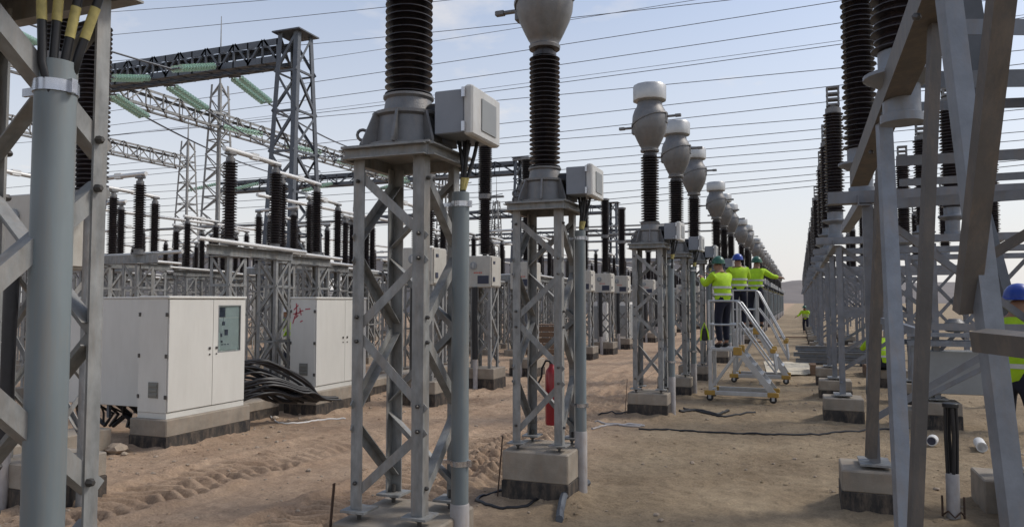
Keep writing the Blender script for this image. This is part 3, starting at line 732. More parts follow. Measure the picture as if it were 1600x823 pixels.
# wires across the sky (they run across the yard, in threes)
n = 0
for k, (p, q, Y) in enumerate((((170, 48), (585, 0), 36), ((170, 10), (420, -18), 33), ((160, 82), (790, 14), 41),
    ((487, 121), (1240, 0), 44), ((487, 144), (1310, 18), 47.5), ((487, 163), (1310, 47), 51),
    ((170, 205), (1310, 98), 56), ((160, 250), (1310, 122), 59.5), ((160, 268), (1310, 143), 63),
    ((500, 240), (1290, 176), 69), ((500, 262), (1290, 190), 72.5), ((500, 272), (1290, 202), 76),
    ((480, 290), (1285, 226), 82), ((480, 300), (1285, 237), 85), ((480, 309), (1285, 248), 88),
    ((560, 330), (1282, 266), 94), ((560, 338), (1282, 273), 97), ((560, 346), (1282, 280), 100))):
    a, b = atY(*p, Y), atY(*q, Y); d = (b-a); L0 = abs(d.x); b = b+d*(45/abs(d.x)); a = a-d*.8
    wire(f'dark conductor crossing the sky, {nth(k+1)} counted down from the top', a, b, .5+.25*(k%3), .019*Y/40)
for k, (p, q, Y) in enumerate((((500, 95), (1180, 0), 60), ((560, 170), (1310, 75), 70))):
    wire(f'very thin pale earth wire high in the sky, {("upper", "lower")[k]} of two', atY(*p, Y)-V((40, 0, 0)), atY(*q, Y)+V((30, 0, 1.5)), .4, .022, 'earth wires')

# ------------------------------------------------------------------ circuit breakers (two stacked columns over a mechanism box)
def make_breaker():
    t = thing('circuit_breaker', None, 'circuit breaker')
    put('lower_insulator', insulator_mesh('lower_insulator', 1.25, 28, .095, .15, 20), 'porc', t, (0, 0, 2.95))
    put('upper_insulator', insulator_mesh('upper_insulator', 1.25, 28, .10, .16, 20), 'porc', t, (0, 0, 4.32))
    put('mid_flange', MB().lathe([(.13, 4.19), (.15, 4.20), (.15, 4.31), (.13, 4.32)], 18).box((.1, -.04, 4.22), (.45, .04, 4.26)), 'cast', t)
    put('top_flange', MB().lathe([(.15, 5.57), (.17, 5.58), (.17, 5.64), (.1, 5.66)], 18).box((-.4, -.04, 5.60), (-.1, .04, 5.64)), 'cast', t)
    b = put('mechanism_box', MB().box((-.36, -.30, 2.2), (.26, .28, 2.90), .012), 'mech', t)
    put('door', MB().box((.262, -.27, 2.23), (.285, .25, 2.87), .005), 'mech', b)
    put('gauge', MB().lathe([(.085, 0), (.085, .02), (.07, .024)], 18, (-.15, -.301, 2.68), (0, -1, 0)), 'boxp', b)
    put('dial', MB().box((-.155, -.33, 2.63), (-.145, -.327, 2.74)), 'white', b)
    put('name_plate', MB().box((-.05, -.305, 2.28), (.22, -.301, 2.46)), 'ink', b)
    ln = MB()
    for k in range(5): ln.box((-.14+.042*k, -.304, 2.51), (-.14+.042*k+.026, -.301, 2.54))
    put('lettering', ln, 'inkred', b)
    put('latch', MB().box((.286, -.22, 2.33), (.30, -.12, 2.43), .003), 'ink', b); put('badge', MB().box((.286, -.2, 2.72), (.295, -.1, 2.78)), 'ink', b)
    for sx in (-1, 1):
        for sy in (-1, 1): put('leg', MB().lbar((sx*.24, sy*.24, .4), (sx*.24, sy*.24, 2.2), (-sx, 0, 0), (0, -sy, 0), .07, .009), 'galv', t)
    al = MB()
    for k in range(4):
        q = Matrix.Rotation(k*math.pi/2, 3, 'Z')
        for i in range(3): al.lbar(q @ V((-.235*(1-2*(i % 2)), -.242, .5+.55*i)), q @ V((.235*(1-2*(i % 2)), -.242, 1.05+.55*i)), q @ V((0, 0, 1)), q @ V((0, 1, 0)), .05, .007)
    put('bracing', al, 'galv', t)
    put('cable_duct', MB().tube([(-.1, -.33, 2.2), (-.1, -.35, 1.4), (-.08, -.36, .62)], .065, 12), 'black', t)
    put('duct_foot', MB().tube([(-.08, -.36, .66), (-.05, -.40, .1), (-.05, -.42, -.05)], .055, 12), 'sleeve', t)
    return t
br0 = make_breaker(); bped = make_pedestal(.36, .36, .42)
BR = [(-6.75, 5.14)]+[(-6.6, Y1+U*(4*b-1+k)) for b in (1, 2, 3, 4) for k in range(3)]
for i, (x, y) in enumerate(BR):
    o = br0 if i == 0 else clone(br0, (x, y, 0)); o.location = (x, y, 0)
    tag(o, 'circuit breaker with cream gauge box at the photo edge behind the thick pipe' if i == 0 else f'circuit breaker with double dark insulator and cream box, {nth(i)} beyond the white cabinets', 'circuit breaker', 'circuit breakers beyond the cabinets')
    p = bped if i == 0 else clone(bped, (x, y, 0)); p.location = (x, y, 0)
    tag(p, 'concrete block under the gauge box breaker at the photo edge' if i == 0 else f'concrete block with black base under the {nth(i)} breaker beyond the cabinets', 'pedestal', 'breaker pedestals')

# ------------------------------------------------------------------ disconnectors and post insulators of the yard
post_m = insulator_mesh('post_insulator', 1.28, 27, .07, .118, 18)
def make_disconnector(span=1.15, third=False):
    t = thing('disconnector', None, 'disconnector')
    put('base_beam', MB().chan((0, -.5, 2.72), (0, span+.5, 2.72), (0, 0, 1), .16, .08, .01), 'galv', t)
    put('base_tube', MB().tube([(.22, -.9, 2.86), (.22, span+.6, 2.80)], .035, 10), 'tube', t)
    for k, y in enumerate((0, span)):
        put('flange', MB().lathe([(.14, 2.81), (.14, 2.84), (.09, 2.85), (.09, 2.92)], 16, (0, y, 0)), 'cast', t)
        put('insulator', post_m, 'porc', t, (0, y, 2.92))
        put('top_fitting', MB().lathe([(.075, 4.20), (.075, 4.26), (.05, 4.27), (.05, 4.31)], 12, (0, y, 0)).box((-.06, y-.09, 4.31), (.06, y+.09, 4.36), .01), 'cast', t)
    put('contact_arm', MB().tube([(0, -.15, 4.40), (0, span*.5, 4.385), (0, span+.1, 4.36)], .045, 10).box((-.04, span*.42, 4.33), (.04, span*.58, 4.45), .01), 'tube', t)
    return t
def make_dsup():
    t = thing('lattice_support', None, 'support tower')
    lattice_parts(t, 2.42, .2, .2, 5, .06, .04, 'galv', False, .2)
    put('head_plate', MB().box((-.24, -.24, 2.62), (.24, .24, 2.635)), 'galv', t)
    put('footing', MB().box((-.3, -.3, -.15), (.3, .3, .199), .01), 'conc', t)
    return t
d0 = make_disconnector(); ds0 = make_dsup(); nd = 0; first = True
DPOS = [(-8.75, 9.75), (-9.45, 11.95), (-10.9, 14.85), (-12.4, 18.6), (-12.1, 11.0), (-15.9, 13.9), (-16.9, 17.1)]
for b in range(3, 9):
    for k in range(3): DPOS.append((-9.3-.02*k, Y1+U*(4*b/1.0-9+k)+.6))
for b in range(2, 7):
    for k in range(3): DPOS.append((-12.6, Y1+U*(4*b-5+k)+1.0))
for b in range(2, 6):
    for k in range(3): DPOS.append((-19.2, Y1+U*(4*b-3+k)+.7))
for b in range(2, 6):
    for k in range(2): DPOS.append((-22.6, Y1+U*(4*b-4.2+1.4*k)+.7))
DPOS = [(x, y) for i, (x, y) in enumerate(DPOS) if i < 7 or y > 14]
DPOS += [(-14.2, 9.4), (-14.2, 12.2), (-18.2, 14.2), (-18.2, 20.0), (-21, 12.5), (-21, 15.3), (-21, 18.1), (-24, 22), (-24, 24.8), (-24, 27.6), (-14.3, 17.6), (-14.3, 20.4), (-28, 24), (-28, 27), (-28, 30), (-11.2, 24), (-11.2, 26.8), (-11.2, 29.6)]
NAMES = ['nearest, its white arm just left of the gantry column', 'second, in front of the gantry column', 'third, right of the gantry column', 'fourth, beside the near transformer tower', 'leftward, above the first white cabinet', 'small one, above the plain grey cabinet', 'white barred one, left of the tall mast']
ROWN = {}
for i, (x, y) in enumerate(DPOS):
    if i >= 7: ROWN.setdefault(round(x/1.6), []).append((y, i))
DLAB = {}
for k, key in enumerate(sorted(ROWN, reverse=True)):
    for j, (y, i) in enumerate(sorted(ROWN[key])): DLAB[i] = (nth(j+1), nth(k+1))
for i, (x, y) in enumerate(DPOS):
    o = d0 if i == 0 else clone(d0, (x, y, 0)); o.location = (x, y, 0)
    if i >= 7 and i % 3 == 0: o.rotation_euler = (0, 0, math.pi/2)
    if i in (4, 5): o.rotation_euler = (0, 0, math.pi*.5)
    tag(o, ('disconnector on two dark insulators, '+NAMES[i]) if i < 7 else f'two insulator disconnector, {DLAB[i][0]} from the camera in the {DLAB[i][1]} yard row beyond the cabinets', 'disconnector', 'disconnectors of the yard behind')
    rz = o.rotation_euler.z
    for j, dy in enumerate((0.0, 1.15)):
        pos = V((x, y, 0))+Matrix.Rotation(rz, 3, 'Z') @ V((0, dy, 0))
        s = ds0 if first else clone(ds0, pos); s.location = pos; first = False
        tag(s, (f'grey lattice support under the {("near", "far")[j]} end of the disconnector '+NAMES[i].split(',')[0]+' beyond the cabinets') if i < 7 else f'lattice support under the {("near", "far")[j]} end of {DLAB[i][0]} disconnector in {DLAB[i][1]} yard row', 'support tower', 'lattice supports of the yard behind')
# long busbar tubes and rails in the yard
for k, (a, b) in enumerate((((-9.6, 15.5, 2.55), (-9.6, 60, 2.55)), ((-12.6, 15, 4.55), (-12.6, 60, 4.55)), ((-19.2, 16, 4.6), (-19.2, 55, 4.6)), ((-15.5, 44, 6.4), (-2.9, 44, 6.4)), ((-15.5, 44.8, 6.0), (-2.9, 44.8, 6.0)), ((-15.0, 33, 4.6), (-6.4, 33, 4.6)), ((-15, 23.0, 4.8), (-25, 23.0, 4.8)))):
    tag(put('busbar', MB().tube([(0, 0, 0), V(b)-V(a)], .05, 8), 'tube' if k in (1, 2) else 'galv', loc=a), f'long straight metal busbar over the back yard, {nth(k+1)} from the left cabinets', 'busbar', 'busbars of the yard behind')
# thin droppers
for k, (px, y0, y1, d) in enumerate(((722, 130, 0, 30), (240, 245, 290, 40), (395, 225, 300, 28))):
    pass

# ------------------------------------------------------------------ right hand row
RX = .62
ins_r = insulator_mesh('insulator', 1.62, 33, .105, .155, 22, .016)
def make_rsupport(detail):
    t = thing('disconnector_support', None, 'support frame')
    top = 2.86
    for x, h in ((0, .38), (1.32, .38), (2.75, .1)):
        for sy in (-1, 1):
            put('leg', MB().lbar((x-.04, sy*.10, h+.05), (x-.04+.02*sy, sy*.16, top-.08), (1, 0, 0), (0, -sy, 0), .085, .009), 'framef', t)
        put('foot_plate', MB().box((x-.13, -.2, h+.03), (x+.13, .2, h+.048)), 'galv', t)
        put('anchor_bolt', MB().lathe([(.016, h-.02), (.016, h+.03)], 8, (x, -.06, 0)).lathe([(.016, h-.02), (.016, h+.03)], 8, (x, .06, 0)), 'bolt', t)
        al = MB()
        for i in range(5): al.lbar((x-.045, -.12*(1-2*(i % 2)), .6+.42*i), (x-.045, .12*(1-2*(i % 2)), 1.0+.42*i), (0, 0, 1), (1, 0, 0), .045, .006)
        put('lacing', al, 'framef', t)
    for z0_, z1_, x0, x1 in ((.75, 1.65, 0, 1.32), (1.65, 2.75, 1.32, 0), (1.0, 2.7, 1.32, 2.75), (2.7, 1.0, 1.32, 2.75)):
        put('brace', MB().lbar((x0, .10, z0_), (x1, .10, z1_), (0, 0, 1), (0, 1, 0), .06, .007), 'framef', t)
    put('tie', MB().lbar((-.02, -.11, 1.64), (1.34, -.11, 1.64), (0, 0, 1), (0, 1, 0), .06, .007), 'framef', t)
    put('top_beam', MB().chan((-.35, .0, top), (4.4, .0, top), (0, 0, 1), .11, .08, .01), 'framef', t)
    put('top_beam', MB().chan((4.4, -.16, top), (-.35, -.16, top), (0, 0, 1), .11, .08, .01), 'framef', t)
    put('cross_beam', MB().lbar((-.1, -.25, top-.09), (-.1, 2.7, top-.09), (0, 0, 1), (1, 0, 0), .10, .009), 'framef', t)
    return t
def make_rpost():
    t = thing('post_insulator', None, 'insulator')
    put('collar', MB().lathe([(.115, 2.917), (.115, 2.965), (.10, 2.97), (.10, 3.13), (.13, 3.14), (.20, 3.18), (.20, 3.20), (.12, 3.215), (.12, 3.33)], 24), 'galv2', t)
    put('shaft', ins_r, 'porc', t, (0, 0, 3.33))
    put('top_fitting', MB().lathe([(.12, 4.94), (.12, 5.02), (.07, 5.03), (.07, 5.06)], 16), 'cast', t)
    cg = MB()
    for k in range(4): cg.box((-.085+.17*(k % 2)-.012, -.07+.14*(k//2)-.012, 5.05), (-.085+.17*(k % 2)+.012, -.07+.14*(k//2)+.012, 5.36))
    for z in (5.06, 5.15, 5.24, 5.34): cg.box((-.10, -.085, z), (.10, .085, z+.03))
    put('contact_cage', cg, 'cast', t)
    return t
rs0 = make_rsupport(True); rp0 = make_rpost(); rped0 = make_pedestal(.29, .29, .38)
RY = [Y1+.50, Y1+U+.65]
for b in range(1, 10):
    for k in range(3): RY.append(Y1+U*(4*b-1+k)+.40)
fr = fp_ = fq = True
for i, y in enumerate(RY):
    n = i+1
    if i >= 1:
        s = rs0 if i == 1 else clone(rs0, (RX, y, 0)); s.location = (RX, y, 0)
        tag(s, 'steel support frame on the concrete block nearest the aisle at right' if i == 1 else f'steel support frame {nth(n)} from the camera in the row right of the aisle', 'support frame', 'support frames right of the aisle')
        for j, dx in enumerate((0, 1.32)):
            if i > 12 and j: continue
            q = rped0 if fq else clone(rped0, (RX+dx, y, 0)); q.location = (RX+dx, y, 0); fq = False
            tag(q, f'concrete block under the {("aisle side", "outer")[j]} leg of the {nth(n)} right hand frame', 'pedestal', 'concrete pedestals right of the aisle')
    for j, dx in enumerate((-.05, 1.6, 3.3)):
        if (j and i > 9) or (j == 2 and i < 4): continue
        q = rp0 if fp_ else clone(rp0, (RX+dx, y, 0)); q.location = (RX+dx, y, 0); fp_ = False
        tag(q, ('dark insulator with wide flange behind the big slanting beam' if i == 0 else 'tall dark insulator left of the wide flange' if i == 1 else f'dark post insulator on the {nth(n)} right hand frame, aisle side') if j == 0 else f'dark post insulator on the {nth(n)} right hand frame, {("middle", "outer")[j-1]}', 'insulator', 'post insulators right of the aisle')

# near frame at the right edge: thick angles crossing close to the camera
t = thing('disconnector_support', 'big steel frame with crossed slanting legs close to the camera at right', 'support frame', (0, 0, 0), group='support frames right of the aisle')
def lb(name, a, b, wd, u, v, m='frame', th=.01, wd2=None):
    put(name, MB().lbar(a, b, u, v, wd, th, wd2), m, t)
X3 = V((1, 0, 0)); Y3 = V((0, 1, 0)); Z3 = V((0, 0, 1))
def ext(a, b, f): return a+(b-a)*f
a, b = P(1440, 0, 3.1), P(1329, 292, 6.3)
lb('slanting_beam', ext(a, b, -.9), b, .135, RT, Z3)
a, b = P(1455, 60, 3.3), P(1424, 823, 3.1); lb('leg', ext(a, b, -.08), ext(a, b, 1.5), .05, RT, FW, 'frame', .009, .035)
a, b = P(1376, 240, 4.6), P(1404, 823, 4.1); lb('leg', ext(a, b, -.1), ext(a, b, 1.25), .085, RT, FW, 'galv2', .01, .05)
a, b = P(1478, 20, 2.95), P(1578, 823, 2.75); lb('leg', ext(a, b, -.12), ext(a, b, 1.6), .075, RT, FW, 'galv2', .01, .06)
a, b = P(1556, -20, 2.5), P(1499, 492, 2.9); lb('leg', ext(a, b, -.3), b, .078, RT, FW, 'frame', .01, .05)
a, b = P(1448, 150, 3.7), P(1425, 500, 3.6)
a, b = P(1514, 518, 2.75), P(1640, 530, 2.4); lb('angle', a, b, .075, FW, -Z3, 'frame')
for (p1, p2, d1, d2, wd, nm) in (((1476, 30), (1700, 30), 4.2, 3.9, .085, 'beam'), ((1432, 112), (1700, 106), 4.6, 4.1, .10, 'beam'), ((1420, 160), (1660, 150), 5.0, 4.4, .06, 'tie'),
      ((1400, 244), (1700, 226), 5.2, 4.6, .07, 'tie'), ((1405, 280), (1700, 262), 5.2, 4.6, .05, 'tie'), ((1400, 310), (1700, 288), 5.6, 5.0, .075, 'beam')):
    a, b = P(*p1, d1), P(*p2, d2); lb(nm, a, b, wd, -UP, FW, 'galv2')
a, b = P(1530, 400, 4.6), P(1680, 310, 4.2); lb('brace', a, b, .06, -UP, FW)
a, b = P(1512, 250, 9.4), P(1592, 545, 9.0); lb('leg', a, b, .12, RT, FW, 'galvd')
a, b = P(1500, -20, 4.6), P(1532, 180, 4.6); lb('leg', a, b, .12, RT, FW, 'galvd')
a, b = P(1376, 496, 4.8), P(1428, 512, 4.4); lb('bracket', a, b, .04, FW, -Z3, 'galv2')
a, b = P(1444, 616, 5.0), P(1545, 566, 4.6); lb('brace', a, b, .03, -UP, FW, 'galv2')
a, b = P(1374, 235, 6.55), P(1356, 716, 6.75); lb('leg', a, b, .085, RT, FW, 'frame', .009, .06)
for px, py, d in ((1430, 22, 3.05), (1380, 175, 4.4), (1360, 235, 5.2)):
    put('bolt', MB().lathe([(.016, 0), (.016, .02), (.009, .03)], 6, tuple(P(px, py, d)-Z3*.01), (-FW.x, -FW.y, -.6)), 'bolt', t)
# motor box with frame behind it
g = V((1.95, 12.9, 0))
t = thing('motor_box', 'grey operating box with steel rails standing behind the slanting legs', 'control box', g)
put('body', MB().box((-.28, 0, .50), (.72, .45, 1.14), .01), 'boxp', t)
put('rail', MB().box((-.42, -.12, 1.22), (.85, -.04, 1.30)), 'galv2', t); put('rail', MB().box((-.42, -.10, 1.36), (.85, -.02, 1.42)), 'galv2', t)
put('rail', MB().box((-.42, .3, 1.22), (.85, .38, 1.30)), 'galvd', t)
for x in (-.36, .74): put('post', MB().box((x, -.02, -.1), (x+.06, .06, 1.5)), 'galv2', t)
put('head', MB().lathe([(.1, 0), (.14, .02), (.14, .14), (.08, .2)], 16, (.25, .1, 1.43)), 'cast', t)
put('foot_block', MB().box((-.5, -.1, -.15), (.2, .5, .25), .01), 'conc', t)

# low stack of steel members beside the aisle
t = thing('steel_frame_stack', 'low bluish stack of steel channels lying beside the aisle blocks', 'steel stack', (*G(1318, 585)[:2], 0))
for k, (x0, x1, y, z) in enumerate(((-1.15, .9, 0, .34), (-1.2, .85, .0, .50), (-1.05, .95, .5, .36), (-1.1, .8, .5, .52), (-1.15, .9, -.3, .68))):
    put('channel', MB().chan((x0, y, z), (x1, y, z+.01), (0, 0, 1), .11, .06, .008), 'galv2', t)
for x in (-.8, .5): put('sleeper', MB().box((x, -.5, 0), (x+.14, .8, .27)), 'wood', t)

# things lying on the sand at right
g = G(1490, 805); t = thing('pipe_end', 'short vertical duct, black above and white below, clamped in the sand', 'duct', (g.x, g.y, 0))
put('white_pipe', MB().lathe([(.055, -.05), (.055, .36), (.05, .37)], 20), 'sleeve', t)
mb = MB()
for k in range(4): mb.tube([(.035*math.cos(k*1.6), .035*math.sin(k*1.6), .35), (.045*math.cos(k*1.6+.2), .045*math.sin(k*1.6), .7), (.04*math.cos(k*1.6), .04*math.sin(k*1.6), .98)], .016, 8)
put('cable_bundle', mb, 'black', t)
put('tie', MB().lathe([(.06, .95), (.066, .955), (.066, .985), (.06, .99)], 14), 'black', t)
put('clamp', MB().tube([(-.085, 0, -.02), (-.085, 0, .17)], .009, 6).tube([(.085, 0, -.02), (.085, 0, .17)], .009, 6).tube([(-.085, 0, .0), (-.05, -.06, .05), (0, -.075, .0), (.05, -.06, .05), (.085, 0, .0)], .008, 6), 'rust', t)
g = G(1457, 695); t = thing('paint_can', 'white tin lying on its side on the sand behind the legs', 'can', (g.x, g.y, .05), 1.1); t.scale = (.75, .75, .75)
put('can', MB().lathe([(.085, -.11), (.088, -.1), (.088, .1), (.085, .11)], 20, (0, 0, .02), (1, .2, 0)), 'white', t)
put('opening', MB().lathe([(.068, 0), (.068, .004)], 18, tuple(V((0, 0, .02))+V((1, .2, 0)).normalized()*-.1125), (1, .2, 0)), 'ink', t)
g = G(1532, 702); t = thing('pipe_offcut', 'white pipe offcut with dark open end lying on sand', 'pipe', (g.x, g.y, .05), .15); t.scale = (.7, .8, .7)
put('wall', MB().lathe([(.07, -.25), (.09, -.25), (.09, .25), (.07, .25), (.07, -.25)], 18, (0, 0, .02), (.3, 1, 0)), 'white', t)
put('bore_shade', MB().lathe([(.069, 0), (.069, .004)], 18, tuple(V((0, 0, .02))-V((.3, 1, 0)).normalized()*.2), (.3, 1, 0)), 'ink', t)  # dark disc painted for the shade inside the open pipe end
g = G(1228, 578); sheet = MB(); n = 10
pts = [G(1193, 566), G(1262, 568), G(1272, 586), G(1200, 590)]
vs_ = []
for i in range(n+1):
    for j in range(n+1):
        a = pts[0]+(pts[1]-pts[0])*(j/n); b = pts[3]+(pts[2]-pts[3])*(j/n); q = a+(b-a)*(i/n); vs_.append((q.x-g.x, q.y-g.y, .03+.025*math.sin(i*1.3+j*.7)*math.sin(j*.9)+.012*random.random()))
mm = len(vs_); vs_ += [(x, y, z-.012) for x, y, z in vs_]
fs_ = [(i*(n+1)+j, i*(n+1)+j+1, (i+1)*(n+1)+j+1, (i+1)*(n+1)+j) for i in range(n) for j in range(n)]
sheet.add(vs_, fs_+[tuple(k+mm for k in f[::-1]) for f in fs_])
tag(put('tarpaulin', sheet, 'tan', loc=(g.x, g.y, 0)), 'crumpled tan sheet lying on the ground behind the ladders', 'tarpaulin')
for (px, py, l, w_) in ((1168, 498, 'dark board lying across the aisle far behind the workers', 1.6), (1240, 528, 'dark plank on the aisle sand short of the distant worker', 1.8)):
    g = G(px, py if py > 500 else 535); tag(put('plank', MB().box((-w_/2, -.12, 0), (w_/2, .12, .06), .01), 'wood', loc=(g.x, g.y, .02), rz=.1), l, 'plank')
g = G(1330, 550); t = thing('cement_bag', 'white sack lying beside the stacked channels', 'sack', (g.x, g.y, 0))
put('bag', MB().lathe([(.05, 0), (.22, .03), (.24, .09), (.16, .16), (.03, .18)], 14), 'white', t)
# wooden crate beyond the extinguisher tower
t = thing('cable_crate', 'brown wooden crate far behind the extinguisher tower', 'crate', (*G(840, 552)[:2], 0), .2)
for z in (.02, .22, .42, .62, .82): put('plank', MB().box((-.8, -.5, z), (.8, -.46, z+.17), .005), 'wood', t)
for x in (-.78, 0, .72): put('batten', MB().box((x, -.54, 0), (x+.09, -.502, 1.02), .004), 'wood', t)
put('side_panel', MB().box((.77, -.458, .02), (.80, .5, .99)), 'wood', t); put('side_panel', MB().box((-.80, -.458, .02), (-.77, .5, .99)), 'wood', t)
put('lid', MB().box((-.83, -.56, 1.022), (.83, .52, 1.06)), 'wood', t)
# rusty drums and timber between the lattices
for (px, py, l) in ((640, 605, 'brown'), (690, 608, 'dark')):
    pass

# ------------------------------------------------------------------ rolling ladder platforms
def make_ladder(name_label, loc, rz=0., ph=1.0):
    t = thing('platform_ladder', name_label, 'ladder', loc, rz, 'rolling platform ladders')
    W = .38
    def rod(name, pts, r=.022, m='alu', parent=t): return put(name, MB().tube(pts, r, 10), m, parent)
    for y in (-W, W):
        put('base_rail', MB().box((-.55, y-.035, .12), (.62, y+.035, .20), .006), 'alu', t)
        put('leg', MB().box((-.52, y-.03, .20), (-.45, y+.03, ph-.04), .006), 'alu', t)
        put('stringer', MB().bar((.66, y, .16), (.02, y, ph-.02), (0, 1, 0), .035, .11), 'alu', t)
        put('strut', MB().bar((-.48, y, .24), (.0, y, ph-.08), (0, 1, 0), .03, .045), 'alu', t)
        rod('handrail', [(.70, y, .55), (.66, y, .95), (.60, y, 1.04), (.06, y, ph+.86), (-.02, y, ph+.9)])
        rod('handrail', [(.70, y, .55), (.32, y, ph+.10), (.05, y, ph+.48)], .016)
        rod('guard_post', [(.02, y, ph), (.02, y, ph+.9)]); rod('guard_post', [(-.5, y, ph), (-.5, y, ph+.9)])
        for z in (.45, .9): rod('guard_rail', [(.02, y, ph+z), (-.5, y, ph+z)], .02)
        for x in (-.5, .64):
            wh = put('caster', MB().box((x-.03, y-.035, .10), (x+.03, y+.035, .125)).box((x-.025, y-.04, .05), (x+.025, y-.03, .11)).box((x-.025, y+.03, .05), (x+.025, y+.04, .11)), 'alu', t)
            put('tyre', MB().lathe([(.03, -.022), (.062, -.022), (.068, 0), (.062, .022), (.03, .022)], 16, (x, y, .067), (0, 1, 0)), 'black', wh)
            put('joint', MB().box((x-.10, y-.045, .115), (x+.10, y+.045, .205), .01), 'yplast', t)
        put('joint', MB().box((-.06, y-.05, ph-.12), (.10, y+.05, ph+.03), .012), 'yplast', t)
        put('joint', MB().box((.60, y-.03, .93), (.70, y+.03, 1.02), .012), 'yplast', t)
    for z in (.45, .9): rod('guard_rail', [(-.5, -W, ph+z), (-.5, W, ph+z)], .02)
    put('toe_board', MB().box((-.53, -W-.02, ph+.001), (-.515, W+.02, ph+.12)), 'alu', t)
    put('deck', MB().box((-.52, -W, ph-.05), (.04, W, ph), .006), 'alu', t)
    for k in range(4):
        z = .2+(ph-.2)*(k+1)/5; x = .66-.64*(z-.16)/(ph-.18)
        put('step', MB().box((x-.11, -W+.02, z-.02), (x+.09, W-.02, z+.015), .005), 'alu', t)
    put('cross_bar', MB().box((-.5, -W, .13), (-.44, W, .19)), 'alu', t); put('cross_bar', MB().box((.56, -W, .13), (.62, W, .19)), 'alu', t)
    return t
L1 = (-1.12, 15.1, 0); L2 = (-.95, 18.6, 0)
make_ladder('white rolling ladder platform nearest the camera, one worker standing on it', L1, 0, 1.0)
make_ladder('second rolling ladder platform, partly hidden behind the nearest one', L2, 0, 1.25)

